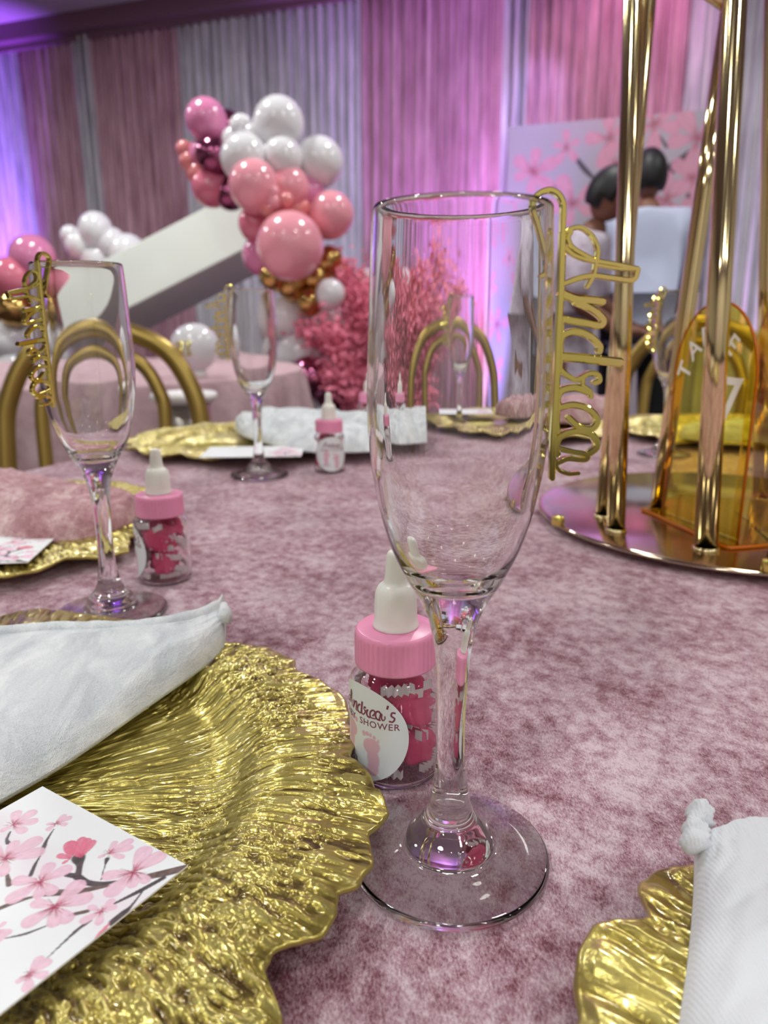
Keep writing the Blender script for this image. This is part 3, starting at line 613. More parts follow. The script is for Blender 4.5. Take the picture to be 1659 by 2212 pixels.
for c, tips_, wr, pal in (((115, 405), [(150, 285), (312, 282), (330, 372), (218, 475), (0, 470)], .24, 0), ((480, 395), [(560, 318), (618, 338), (578, 408), (395, 462), (395, 405)], .24, 0), ((45, 700), [(140, 540), (360, 512), (390, 630), (30, 850), (-110, 580), (-120, 780)], .22, 0),
                          ((345, 895), [(440, 728), (618, 765), (470, 1000), (330, 1040), (50, 1075), (105, 880)], .25, 0), ((470, 1105), [(712, 880), (798, 1015), (600, 1240), (460, 1285), (185, 1280), (268, 1070)], .25, 0), ((1140, 810), [(1255, 590), (1410, 645), (1270, 900), (1130, 950), (905, 1025), (868, 850)], .24, 0),
                          ((865, 1145), [(975, 1040), (1002, 1105), (840, 1268), (682, 1248), (755, 1105)], .24, 0), ((250, 1680), [(362, 1525), (443, 1555), (412, 1695), (235, 1840), (135, 1760)], .26, 0), ((690, 690), [(700, 512), (755, 520), (808, 535), (600, 550), (560, 600)], .17, 1), ((600, 700), [(600, 545), (490, 665), (530, 740)], .24, 1),
                          ((930, 650), [(990, 545), (1138, 530), (1142, 595), (835, 690), (1060, 690)], .2, 0), ((-30, 1310), [(48, 1235), (98, 1335), (20, 1400)], .26, 0), ((1000, 1255), [(822, 1398), (880, 1370)], .13, 1), ((940, 1240), [(822, 1392)], .15, 1)):
    wr = wr * 1.32
    for i, tp in enumerate(tips_):
        petal(img, S, T, tc(*c), tc(*tp), wr, PK if not pal else RK, PE if not pal else RE, PC if not pal else RE, seed=i + int(c[0]) % 17)
    if not pal:
        cc_ = tc(*c); r_ = (Vector(tc(*tips_[0])) - Vector(cc_)).length; D = np.hypot(S - cc_[0], T - cc_[1]); A_ = np.arctan2(T - cc_[1], S - cc_[0])
        spk = np.clip(1 - D / (r_ * .45), 0, 1) * (vnoise(A_ * 7 + 30, D * 60, int(c[0]) % 11) > .66); paint_mix(img, np.clip(spk * 1.2, 0, .75), lin((150, 36, 70)))
        paint_mix(img, np.clip(1 - D / (r_ * .14), 0, 1) * .8, lin((150, 30, 66)))
def card(name, img_, S_, T_, org, u_, v_, wdt, hgt, z_, label):
    t = thing(name, label, 'card', (org.x, org.y, TZ + z_)); X = S_ * u_.x + T_ * v_.x; Yy = S_ * u_.y + T_ * v_.y
    gridmesh('printed_face', np.stack([X, Yy, X * 0 + .0003], -1), M['print'], t, attr=np.clip(img_, 0, 1))
    a = [Vector((0, 0, 0)), u_ * wdt, u_ * wdt + v_ * hgt, v_ * hgt]
    vs = [tuple(q + Vector((0, 0, zz))) for zz in (-.0003, .00025) for q in a]
    mk('card_stock', vs, [(0, 1, 2, 3), (4, 7, 6, 5), (0, 4, 5, 1), (1, 5, 6, 2), (2, 6, 7, 3), (3, 7, 4, 0)], M['crinkle'], t, smooth=False); return t
card('menu_card', img, S, T, Cr, uu, vv, cw, chh, cz, 'white card printed with pink cherry blossoms on the front left plate')
small = img[::5, ::5]; S5, T5 = S[::5, ::5], T[::5, ::5]
def card_at(px, py, z_, rot, label):
    p = on(px, py, z_); a = Vector((cos(rot), sin(rot), 0)); b = Vector((-sin(rot), cos(rot), 0)); org = p
    card('menu_card', small, S5, T5, org, a, b, cw, chh, z_, label)
card_at(60, 1215, .0185, R(96), 'blossom card tucked under the blush napkin at left')
card_at(650, 986, .0185, R(92), 'pale card on the far plate behind the middle flute')
card_at(1095, 899, .0185, R(88), 'pale card on the far plate seen through the tall flute')
# ================================================================ NAPKINS
def napkin(near, far, zn, zf, m, label, hgt=.02, seed=0, n=120, nw=46, group='folded napkins', wr=.0022, hem=None, thick_end=.25, lw=28):
    """cloth roll lofted from the near edge to the far edge, both given as points seen in the photo"""
    A = spline([on(*p, zn) for p in near], 12); B = spline([on(*p, zf) for p in far], 12)
    def res(P, k):
        d = np.concatenate([[0], np.cumsum(np.linalg.norm(np.diff(P, axis=0), axis=1))]); s_ = np.linspace(0, d[-1], k); return np.stack([np.interp(s_, d, P[:, i]) for i in range(3)], -1)
    A = res(A, n); B = res(B, n); W = np.linspace(0, 1, nw); u_ = np.linspace(0, 1, n)
    e = np.clip(np.minimum(u_ / thick_end, 1), 0, 1) ** .5
    rows = []
    for w_ in W:
        q = A * (1 - w_) + B * w_; prof = (1 - (1 - min(w_ / .30, 1)) ** 2.4) ** .6 * (1 - .35 * max(0, (w_ - .5) / .5) ** 2)
        wrk = wr * ((fbm(u_ * lw * .35 + w_ * 3, u_ * 0 + w_ * 9, seed, 3) - .5) * 2 + .35 * np.sin(w_ * 13 + 5 * u_ + 2 * vnoise(u_ * 6, u_ * 0 + seed, seed)))
        q = q.copy(); q[:, 2] += hgt * prof * (.35 + .65 * e) + wrk * min(1, w_ * 6) * (1 if w_ < .97 else .3); rows.append(q)
    top = np.array(rows); und = []
    for k, f in ((0, .45), (1, .9)):
        q = B.copy(); q[:, 2] = TZ + (q[:, 2] - TZ) * (1 - f) + .0012 * f + .012 * f; und.append(q)
    q = A.copy(); q[:, 2] -= .0015; und.append(q)
    P = np.concatenate([top, np.array(und)], 0)
    t = thing('napkin', label, 'napkin', tuple(P.reshape(-1, 3).mean(0) * np.array((1, 1, 0)) + np.array((0, 0, TZ))), 0, group); o_ = np.array(t.location)
    ends = lambda P_: np.concatenate([P_[:, :1] * .5 + P_[:, :1].mean(0)[None] * .5, P_, P_[:, -1:] * .5 + P_[:, -1:].mean(0)[None] * .5], 1)
    P = np.concatenate([P, P[:1]], 0)
    ce0 = np.repeat(P[:, 0].mean(0)[None], len(P), 0); ce1 = np.repeat(P[:, -1].mean(0)[None], len(P), 0)
    P = np.concatenate([ce0[:, None], P, ce1[:, None]], 1)
    gridmesh('cloth', P - o_, m, t)
    if hem:
        hp = B * .985 + A * .015; hp = hp + np.array((0, 0, hem)); g = []
        for k in range(len(hp)):
            w2 = vnoise(np.array([k * .35]), np.array([2.0]), seed)[0] * .0008; b_ = hp[k]; d_ = (B[k] - A[k]); d_[2] = 0; d_ /= np.linalg.norm(d_) + 1e-9
            zb = TZ + .014
            g.append([b_ + d_ * .004 + np.array((0, 0, -.012)), b_ + d_ * .0055 + np.array((0, 0, -.002 + w2)), b_ + d_ * .004 + np.array((0, 0, .0035 + w2)), b_ + d_ * .0015 + np.array((0, 0, .0045 + w2)), b_ + d_ * -.001 + np.array((0, 0, .002 + w2)), b_ + d_ * -.002 + np.array((0, 0, -.01))])
        gridmesh('hem', np.array(g)[3:] - o_, m, t)
    return t
nk = napkin([(488, 1372), (478, 1405), (420, 1452), (320, 1522), (150, 1640), (0, 1728), (-220, 1850), (-420, 1960)], [(488, 1318), (470, 1345), (400, 1372), (290, 1388), (130, 1392), (0, 1402), (-220, 1420), (-420, 1440)], .0165, .0225, M['velvet'],
            'white velvet napkin folded across the front left gold plate', hgt=.013, seed=3, hem=.007, wr=.0013)
tube('corner_tip', [on(482, 1345, .026) - nk.location, on(487, 1322, .031) - nk.location, on(482, 1304, .034) - nk.location], [.0042, .0034, .0018], M['velvet'], nk, seg=8)
nk2 = napkin([(1500, 1850), (1499, 1900), (1496, 1960), (1488, 2050), (1478, 2130), (1463, 2230), (1450, 2330)], [(1660, 1800), (1760, 1850), (1860, 1900), (1960, 1980), (2060, 2060), (2160, 2150), (2260, 2250)], .020, .024, M['ribbed'],
             'white ribbed velvet napkin on the bottom right plate', hgt=.010, seed=8, wr=.0012, thick_end=.02)
tuft = [on(1516, 1838, .027), on(1500, 1808, .029), on(1500, 1780, .030), on(1514, 1756, .031), on(1530, 1742, .031)]
tube('corner_tuft', spline([q - nk2.location for q in tuft], 6), np.interp(np.arange(25), [0, 6, 12, 18, 24], [.0030, .0036, .0028, .0038, .0012]) * (1 + .5 * (vnoise(np.arange(25) * 1.3, np.zeros(25), 4) - .3)), M['ribbed'], nk2, seg=18)
for v in nk2.children[-1].data.vertices:
    c_ = v.co * 420; k_ = vnoise(np.array([c_.x + 50]), np.array([c_.y + c_.z * 1.7 + 90]), 6)[0] - .5; v.co.x += k_ * .0022; v.co.z += k_ * .0018; v.co.y -= k_ * .0015
napkin([(296, 1112), (280, 1130), (200, 1158), (100, 1171), (0, 1166), (-160, 1150)], [(296, 1092), (250, 1084), (160, 1078), (90, 1062), (0, 1040), (-160, 1025)], .0165, .022, M['pinkvel'], 'blush crushed velvet napkin rolled on the left plate', hgt=.022, seed=5, wr=.0045, lw=40)
napkin([(508, 925), (525, 940), (570, 955), (640, 972), (720, 976), (800, 974), (900, 965)], [(512, 912), (540, 905), (590, 903), (650, 902), (720, 904), (800, 902), (895, 895)], .0165, .022, M['velvet'], 'white velvet napkin on the far plate behind the middle flute', hgt=.018, seed=6, wr=.007, lw=50)
napkin([(1100, 900), (1130, 905), (1200, 912), (1280, 912), (1345, 900)], [(1102, 892), (1140, 888), (1200, 884), (1280, 884), (1342, 888)], .0165, .022, M['pinkvel'], 'blush velvet napkin on the far plate beside the tall flute', hgt=.028, seed=9, wr=.006)
napkin([(1470, 945), (1520, 950), (1600, 950), (1680, 940)], [(1472, 935), (1520, 932), (1600, 930), (1680, 928)], .0165, .022, M['velvet'], 'white napkin on the plate seen through the amber sign', hgt=.018, seed=10, wr=.004)
# ================================================================ CHAMPAGNE FLUTES
prof = [(0, .0032), (.010, .0030), (.017, .0018), (.024, .0003), (.030, .0001), (.0326, .0009), (.0331, .0021), (.0323, .0033), (.030, .0036), (.025, .0041), (.0195, .0049), (.0158, .0056), (.0146, .0068), (.0142, .0090), (.0128, .0120), (.0104, .0146), (.0083, .0172), (.0066, .0222), (.0057, .0280), (.0048, .036), (.0045, .0466), (.0048, .0622), (.0056, .0747), (.0068, .0822), (.0086, .0885),
        (.0113, .0940), (.0147, .0998), (.0190, .1090), (.0222, .1196), (.0239, .1284), (.0250, .1353), (.02595, .1488), (.0258, .1618), (.0253, .1745), (.0247, .1915), (.0241, .2020), (.0239, .2038), (.0233, .2045), (.0227, .2038), (.0226, .2015), (.0231, .1915), (.0237, .1745), (.0242, .1618), (.02435, .1488), (.0233, .1353), (.0221, .1284), (.0203, .1196), (.0167, .1092), (.0125, .1022), (.0085, .0985), (.004, .0972), (0, .0969)]
ff = lathe('champagne_flute', prof, M['glass'], None, None, seg=112, n=4); FME = ff.data; bpy.data.objects.remove(ff)
def flute(x, y, label):
    o = link('champagne_flute', FME, None, None, (x, y, TZ + .0006)); tag(o, label, 'glass', 'champagne flutes'); return o
F1 = (.0212, .2139)
flute(*F1, 'tall clear champagne flute in the centre foreground')
FL = [(-.1668, .4282), (-.1415, .836), (.118, 1.16), (.362, .955), (.455, .84)]
for (x, y), lab in zip(FL, ['clear champagne flute at left before the gold chair', 'small clear champagne flute in the middle distance', 'small distant flute seen through the tall front flute', 'clear flute behind the gold rods at right', 'clear flute behind the amber sign at the right edge']):
    flute(x, y, lab)
# ================================================================ NAME CLIPS
Z5 = 2.592
def cp(x, y):                                 # a mark of the clip seen in the photo -> (outward, up) in the plane of the name
    p = at(780 + x / Z5, 380 + y / Z5, F1[1]); return (p.x - F1[0], p.z - TZ)
STR = [  # strokes of the word: points and width in crop pixels
    ([(1012, 562), (1050, 545), (1058, 500), (1030, 400), (990, 275), (962, 195), (966, 130), (1010, 92), (1062, 82), (1108, 112), (1130, 170), (1128, 260), (1126, 340)], 30, 0),
    ([(1126, 320), (1118, 600), (1102, 900), (1090, 1200), (1075, 1450), (1066, 1692)], 36, 0),
    ([(1135, 322), (1175, 296), (1230, 292), (1288, 335), (1322, 412), (1312, 490), (1300, 550), (1262, 622)], 20, 1),
    ([(1172, 312), (1155, 352), (1180, 402), (1240, 440), (1310, 475), (1420, 496), (1545, 522)], 22, 1), ([(1130, 395), (1185, 440), (1240, 465), (1300, 480)], 18, 1),
    ([(1545, 522), (1515, 582), (1400, 572), (1300, 560), (1210, 575), (1130, 605)], 26, 1), ([(1545, 522), (1440, 520), (1320, 500)], 16, 1),
    ([(1112, 655), (1200, 690), (1280, 697), (1350, 705)], 40, 1), ([(1195, 705), (1285, 745), (1350, 800), (1330, 838), (1240, 822), (1115, 800)], 34, 1), ([(1115, 790), (1120, 850), (1112, 900)], 22, 1),
    ([(1330, 985), (1328, 945), (1270, 893), (1190, 872), (1125, 895), (1110, 945), (1112, 985)], 34, 1), ([(1100, 1010), (1250, 1022), (1450, 1045)], 44, 1), ([(1112, 1030), (1110, 1075), (1150, 1115), (1200, 1140), (1240, 1122), (1275, 1105), (1320, 1112), (1330, 1145), (1300, 1158)], 26, 1),
    ([(1242, 1120), (1238, 1170), (1275, 1200), (1285, 1238)], 22, 1), ([(1275, 1210), (1200, 1185), (1120, 1200), (1095, 1250), (1100, 1285)], 36, 1),
    ([(1090, 1300), (1180, 1280), (1270, 1305), (1318, 1365), (1285, 1415), (1215, 1400), (1155, 1350)], 32, 1), ([(1098, 1310), (1095, 1370), (1100, 1435)], 22, 1),
    ([(1275, 1552), (1318, 1510), (1285, 1445), (1200, 1428), (1115, 1455), (1088, 1510), (1095, 1560)], 34, 1), ([(1090, 1520), (1170, 1540), (1262, 1562), (1245, 1588), (1160, 1580), (1095, 1605)], 26, 1), ([(1085, 1590), (1100, 1640), (1155, 1665), (1215, 1662)], 20, 1)]
def stroke_solid(P, wdt, dep):
    """rounded bar of width wdt along a path in the x-z plane, dep thick along y, with chamfered edges"""
    P = np.array(P); T_ = np.gradient(P, axis=0); T_ /= np.linalg.norm(T_, axis=1)[:, None] + 1e-12; Nn = np.stack([-T_[:, 1], T_[:, 0]], -1)
    h, d, c = wdt / 2, dep / 2, min(wdt, dep) * .16
    sec = [(-h, -d + c), (-h + c, -d), (h - c, -d), (h, -d + c), (h, d - c), (h - c, d), (-h + c, d), (-h, d - c)]
    ext = np.concatenate([[P[0] - T_[0] * h * .6], P, [P[-1] + T_[-1] * h * .6]]); Ne = np.concatenate([[Nn[0] * .55], Nn, [Nn[-1] * .55]])
    rows = []
    for p, n_ in zip(ext, Ne): rows.append([(p[0] + n_[0] * a, b, p[1] + n_[1] * a) for a, b in sec])
    rows = np.array(rows); c0_ = np.repeat(rows[:1].mean(1)[:, None], 8, 1); c1_ = np.repeat(rows[-1:].mean(1)[:, None], 8, 1)
    return np.concatenate([c0_, rows, c1_], 0)
def grid_vf(P):
    a, b, _ = P.shape; return [tuple(x) for x in P.reshape(-1, 3)], [(i * b + j, i * b + (j + 1) % b, (i + 1) * b + (j + 1) % b, (i + 1) * b + j) for i in range(a - 1) for j in range(b)]
px2m = .205 / FPX / Z5
def build_clip():
    t = thing('name_clip', 'gold name tag reading Andrea hooked on the rim of the tall front flute', 'name tag', (F1[0], F1[1], TZ), 0, 'gold name tags on the flutes')
    hk = []; lt = []
    for pts, wd_, kind in STR:
        P = spline([cp(*p) for p in pts], 8); (lt if kind else hk).append(grid_vf(stroke_solid(P, wd_ * px2m * (1.2 if kind else 1), .0026 if kind else .0029)))
    V_, F_ = join_data(hk); mk('hook', V_, F_, M['mirror_gold'], t, smooth=False)
    V_, F_ = join_data(lt); mk('lettering', V_, F_, M['mirror_gold'], t, smooth=False)
    return t
clip0 = build_clip()
for (x, y), az, lab in zip(FL, [-112, -165, -160, 200, 20], ['gold name tag hanging at the left side of the left flute', 'gold name tag on the small middle flute', 'gold name tag on the distant flute seen through glass', 'pale name tag on the flute behind the gold rods', 'name tag on the flute behind the amber sign']):
    dup(clip0, (x, y, TZ), R(az), lab)
# ================================================================ BABY BOTTLE FAVOURS
def bottle_master(loc, label):
    t = thing('baby_bottle', label, 'bottle', loc, 0, 'baby bottle favours')
    rb_ = .0181
    lathe('bottle_body', [(0, .0004), (.0150, .0002), (.0176, .0014), (.0181, .0040), (.0181, .0200), (.0179, .0330), (.0181, .0385), (.0172, .0425), (.0150, .0450), (.0142, .0462), (.0142, .0475), (.0134, .0475), (.0134, .0458), (.0143, .0440), (.0163, .0415), (.0171, .0380), (.0169, .0330), (.0171, .0200), (.0171, .0040), (.0164, .0022), (.0145, .0014), (0, .0014)], M['plastic'], t, seg=72, n=3)
    # ribbed cap
    nt2 = 132; th = np.linspace(0, 2 * pi, nt2, endpoint=False); rib = -.00055 * (np.arange(nt2) % 3 == 0)
    rows = []
    for (r_, z_, rf_) in ((.0140, .0464, 0), (.0157, .0464, 0), (.0160, .0470, .5), (.0160, .0480, 1), (.0159, .0580, 1), (.0158, .0588, .4), (.0155, .0600, 0), (.0149, .0606, 0), (.0144, .0608, 0), (.0080, .0610, 0), (.0070, .0612, 0), (.0001, .0612, 0)):
        rr = r_ + rib * rf_; rows.append(np.stack([rr * np.cos(th), rr * np.sin(th), th * 0 + z_], -1))
    gridmesh('cap', np.array(rows), M['cap_pink'], t, wrap=True)
    lathe('nipple', [(0, .0606), (.0084, .0608), (.0083, .0640), (.0081, .0700), (.0078, .0745), (.0066, .0772), (.0047, .0788), (.0041, .0815), (.0037, .0870), (.0033, .0898), (.0022, .0911), (0, .0915)], M['nipple'], t, seg=40, n=4)
    rc = random.Random(21)
    def crumple(c, r_, sd, flat=(1, 1, 1)):
        n1, n2 = 16, 24; P = []
        for i in range(n1):
            a = pi * i / (n1 - 1); row = []
            for j in range(n2):
                b = 2 * pi * j / n2; d = np.array((sin(a) * cos(b), sin(a) * sin(b), cos(a))); k = r_ * (.75 + .55 * vnoise(np.array([d[0] * 3 + 9 + sd]), np.array([d[1] * 3 + d[2] * 4 + 9]), sd)[0])
                q_ = np.array(c) + d * k * np.array(flat); rr = math.hypot(q_[0], q_[1])
                if rr > .0164: q_[0] *= .0164 / rr; q_[1] *= .0164 / rr
                q_[2] = min(max(q_[2], .0022), .0445); row.append(q_)
            P.append(row)
        return np.array(P)
    for k, (c, r_, fl) in enumerate((((.002, -.004, .031), .0115, (1.1, 1, .8)), ((-.005, .004, .012), .0095, (1, 1, 1)), ((.007, -.006, .016), .0080, (1, .8, 1.2)), ((.0, .007, .036), .0085, (1.2, .8, .8)))):
        gridmesh('tissue_piece', crumple(c, r_, k + 2, fl), M['tissue'], t, wrap=True, smooth=False)
    def crinkle(a0, r0, z0, da, dz, nf, wd_, amp=.0011, twist=0):
        V_ = []; F_ = []
        for i in range(nf):
            f = i / (nf - 1); a = a0 + da * f; z_ = z0 + dz * f; rr = r0 + amp * (1 if i % 2 else -1); rr = min(rr, .0167)
            tz = .5 * wd_; V_ += [(rr * cos(a), rr * sin(a), z_ - tz), (rr * cos(a + twist), rr * sin(a + twist), z_ + tz)]
            if i: F_.append((2 * i - 2, 2 * i, 2 * i + 1, 2 * i - 1))
        o_ = mk('paper_strip', V_, F_, M['crinkle'], t, smooth=False)
    for args in ((R(-75), .0150, .0275, R(62), -.002, 12, .0042), (R(-60), .0152, .0215, R(70), -.004, 13, .0042), (R(-52), .0153, .0065, R(50), .0005, 16, .0034), (R(-115), .0150, .0405, R(50), .001, 12, .0040), (R(-62), .0153, .0385, R(26), .003, 4, .0036), (R(-95), .0155, .0345, R(14), -.006, 4, .003),
                 (R(-20), .0150, .0330, R(80), -.01, 14, .004), (R(60), .0150, .020, R(120), .008, 20, .004), (R(170), .0148, .036, R(70), -.01, 14, .004), (R(-150), .015, .010, R(70), .004, 14, .004), (R(-30), .0148, .0135, R(60), -.006, 10, .0036), (R(-80), .0156, .0060, R(-60), .002, 14, .0036), (R(-45), .0150, .0300, R(40), .004, 8, .0034), (R(10), .0152, .0070, R(90), .003, 18, .0036), (R(100), .0152, .0075, R(80), -.002, 16, .0034), (R(20), .0150, .0250, R(60), .005, 12, .0036), (R(120), .0150, .0390, R(90), -.003, 16, .0036), (R(200), .0152, .0240, R(50), .004, 10, .0036)):
        crinkle(*args)
    # sticker: circle wrapped round the body
    ca = R(-90 - 48); rs = .0200; K = 120; rad_ = .01830
    rho = np.linspace(0, 1, 60); th = np.linspace(0, 2 * pi, 160, endpoint=False); RH, TT = np.meshgrid(rho, th, indexing='ij')
    xs = RH * rs * np.cos(TT); ys = RH * rs * np.sin(TT)
    def lab_img(x, y):
        im = np.ones(x.shape + (3,)) * np.array(lin((228, 233, 234)))
        fp = lin((222, 180, 194))
        def ell(cx, cy, a, b, ro=0, col=fp):
            X_ = (x - cx) * cos(ro) + (y - cy) * sin(ro); Y_ = -(x - cx) * sin(ro) + (y - cy) * cos(ro); paint_mix(im, np.clip((1 - (X_ / a) ** 2 - (Y_ / b) ** 2) * 5, 0, 1), col)
        for sx, ox, oy in ((1, .0052, -.0045), (-1, -.006, -.0005)):
            ell(ox, oy - .000, .0040, .0036, .3 * sx); ell(ox + .0008 * sx, oy - .0050, .0028, .005, .1 * sx); ell(ox + .0006 * sx, oy - .0095, .0026, .0032)
            for k in range(5): ell(ox - .0034 * sx + .0016 * k * sx, oy + .0045 - .0005 * k * k * .5 + .0006 * k, .0010 - .00012 * k, .0012 - .00012 * k)
        return im
    im = lab_img(xs, ys)
    A_ = ca + xs / rad_
    lb = gridmesh('sticker', np.stack([rad_ * np.cos(A_), rad_ * np.sin(A_), .0228 + ys], -1), M['print'], t, wrap=True, attr=im)
    # script and capitals as flat print on the sticker
    def wrap_pts(V_, zoff): return [((rad_ + .00012 + v[2]) * cos(ca + v[0] / rad_), (rad_ + .00012 + v[2]) * sin(ca + v[0] / rad_), .0228 + v[1]) for v in V_]
    VV = []; FF = []
    s_ = .0222 / 1400
    def add_ribbon(P, wd_):
        P = np.array(P); T_ = np.gradient(P, axis=0); T_ /= np.linalg.norm(T_, axis=1)[:, None] + 1e-12; Nn = np.stack([-T_[:, 1], T_[:, 0]], -1) * wd_ / 2
        i0 = len(VV)
        for p, n_ in zip(P, Nn): VV.append((p[0] + n_[0], p[1] + n_[1], 0)); VV.append((p[0] - n_[0], p[1] - n_[1], 0))
        for i in range(len(P) - 1): FF.append((i0 + 2 * i, i0 + 2 * i + 1, i0 + 2 * i + 3, i0 + 2 * i + 2))
    for pts, wd_, kind in STR:
        if kind: add_ribbon([(-.0108 + (p[1] - 290) * s_, .0078 + (p[0] - 1100) * s_ * .95 + .10 * 0) for p in spline([(a, b) for a, b in pts], 6)], wd_ * s_ * 1.15 + .0001)
    add_ribbon(spline([(.0122, .0140), (.0118, .0124)], 3), .0008)
    add_ribbon(spline([(.0150, .0110), (.0137, .0111), (.0134, .0098), (.0146, .0088), (.0139, .0074), (.0125, .0076)], 5), .0007)
    mk('script_print', wrap_pts(VV, 0), FF, M['label_text'], lb, smooth=False)
    def text_mesh(txt, size, x0, y0, name):
        cu = bpy.data.curves.new('txt', 'FONT'); cu.body = txt; cu.size = size; cu.align_x = 'CENTER'; cu.resolution_u = 3; cu.space_character = 1.12; cu.offset = size * .006
        ob = bpy.data.objects.new('txt', cu); COL.objects.link(ob); dg = bpy.context.evaluated_depsgraph_get(); me = bpy.data.meshes.new_from_object(ob.evaluated_get(dg)); bpy.data.objects.remove(ob)
        Vt = [(v.co.x + x0, v.co.y + y0, 0) for v in me.vertices]; Ft = [tuple(p.vertices) for p in me.polygons]; mk(name, wrap_pts(Vt, 0), Ft, M['label_text'], lb, smooth=False)
    text_mesh('BABY  SHOWER', .0038, .0018, .0038, 'capital_print'); text_mesh('8.05.23', .0027, -.0065, -.0135, 'date_print')
    return t
b1 = on(855, 1655, 0)
bot = bottle_master((b1.x, b1.y, TZ + .0005), 'baby bottle favour with round printed sticker behind the tall front flute')
for (px, py, rz, lab) in ((358, 1250, -35, 'baby bottle favour right of the left flute'), (713, 1018, 60, 'small baby bottle favour before the far white napkin')):
    q = on(px, py, 0); dup(bot, (q.x, q.y, TZ + .0005), R(rz), lab)
dup(bot, (-.022, 1.17, TZ + .0005), R(100), 'distant baby bottle favour seen through the edge of the tall flute')
# ================================================================ GOLD CENTREPIECE STAND
dc = Vector((.311, .635, TZ))
cs = thing('centrepiece_stand', 'tall gold stand of polished rods on a round mirror base', 'stand', dc)
def W2(p): return Vector(p) - dc
lathe('base_disc', [(0, .006), (.169, .006), (.1715, .0068), (.172, .0078), (.1712, .0088), (.169, .0095), (0, .0095)], M['disc_gold'], cs, seg=160, smoothprof=False)
for k in range(3):
    a = k * 2 * pi / 3 + .5; lathe('base_foot', [(0, 0.0003), (.012, 0.0003), (.012, .006), (0, .006)], M['rod_gold'], cs, (.12 * cos(a), .12 * sin(a), 0), seg=20, smoothprof=False)
for (px, py) in ((1205, 1134), (1660, 1233)):
    q = on(px, py, .0095) - dc; lathe('nut', [(0, .0095), (.0048, .0095), (.0050, .0100), (.0050, .0165), (.0046, .0172), (0, .0172)], M['mirror_gold'], cs, (q.x, q.y, 0), seg=6 * 4, smoothprof=False)
RODS = [((1330, 1148), (1368, 0), .640, .0072), ((1303, 1118), (1398, 0), .672, .0068), ((1421, 1103), (1576, 20), .66, .0070), ((1524, 1188), (1588, 0), .600, .0082), ((1648, 1080), (1672, 0), .70, .0075)]
tops = []
for (b_, t_, yt, r_) in RODS:
    p0 = on(*b_, .0095); p1 = at(*t_, yt); d = p1 - p0; p1 = p0 + d * (.62 / d.z if b_ != (1421, 1103) else 1); tops.append(p1)
    rod = tube('rod', [W2(p0 + d * t) for t in np.linspace(0, (p1 - p0).length / d.length, 4)], r_, M['rod_gold'], cs, seg=36)
    q = W2(p0); lathe('rod_collar', [(r_, .0095), (r_ * 1.14, .0095), (r_ * 1.16, .0102), (r_ * 1.14, .0122), (r_, .0126)], M['rod_gold'], rod, (q.x, q.y, 0), seg=36, smoothprof=False)
p3 = tops[2]
tube('bent_arm', [W2(v) for v in (p3 + (p3 - at(1560, 130, .66)) * -.02, p3 + Vector((.0, 0, .006)), at(1566, 6, .66), at(1548, -8, .655), at(1525, -22, .65), at(1490, -50, .64))], .0060, M['rod_gold'], cs, seg=24)
ct_ = sum((W2(t_) for i, t_ in enumerate(tops) if i != 2), Vector()) / 4
lathe('top_disc', [(0, ct_.z), (.11, ct_.z), (.11, ct_.z + .004), (0, ct_.z + .004)], M['disc_gold'], cs, (ct_.x, ct_.y, 0), seg=64, smoothprof=False)
# ================================================================ AMBER TABLE SIGN
zb = .0098
sg0 = on(1425, 1100, zb)
sg = thing('table_sign', 'amber acrylic arched sign reading TABLE in white among the gold rods', 'sign', (sg0.x, sg0.y, TZ)); SO = sg.location
bp = [on(1386, 1103, zb), on(1562, 1184, zb), on(1578, 1188, zb), on(1680, 1180, zb), on(1700, 1090, zb), on(1470, 1075, zb)]
th_ = .0032; n_ = len(bp)
vs = [tuple(q - SO) for q in bp] + [tuple(q - SO + Vector((0, 0, th_))) for q in bp]
mk('sign_base', vs, [tuple(range(n_))[::-1], tuple(range(n_, 2 * n_))] + [(i, (i + 1) % n_, n_ + (i + 1) % n_, n_ + i) for i in range(n_)], M['amber'], sg, smooth=False)
P_ = np.array([q - SO + Vector((0, 0, th_ / 2)) for q in bp[:4]]); tube('base_edge', P_, .0013, M['amber_edge'], sg, seg=6)
def arch_panel(a, b, ztop_, name):
    d = Vector((b.x - a.x, b.y - a.y, 0)); W_ = d.length; d.normalize(); nrm = Vector((-d.y, d.x, 0)); z0 = zb + th_; hs = ztop_ - W_ * .62
    out = [(0, z0), (W_, z0)] + [(W_ / 2 + W_ / 2 * cos(t), hs + (ztop_ - hs) * sin(t)) for t in np.linspace(0, pi, 40)]
    n1 = len(out); vs = []
    for s_ in (-.0014, .0014):
        vs += [tuple(Vector((a.x, a.y, TZ)) + d * q[0] + nrm * s_ + Vector((0, 0, q[1])) - SO) for q in out]
    mk(name, vs, [tuple(range(n1)), tuple(range(n1, 2 * n1))[::-1]] + [(i, n1 + i, n1 + (i + 1) % n1, (i + 1) % n1) for i in range(n1)], M['amber'], sg, smooth=False)
    return d, nrm, W_, hs
pa, pb = on(1432, 1103, zb + th_), on(1594, 1166, zb + th_)
d_, nr_, Wp, hs_ = arch_panel(pa, pb, .186, 'front_panel')
pc, pd = on(1590, 1098, zb + th_), on(1668, 1166, zb + th_)
arch_panel(pc, pd, .186, 'rear_panel')
if nr_.y > 0 or nr_.x > 0: nf_ = -nr_
else: nf_ = nr_
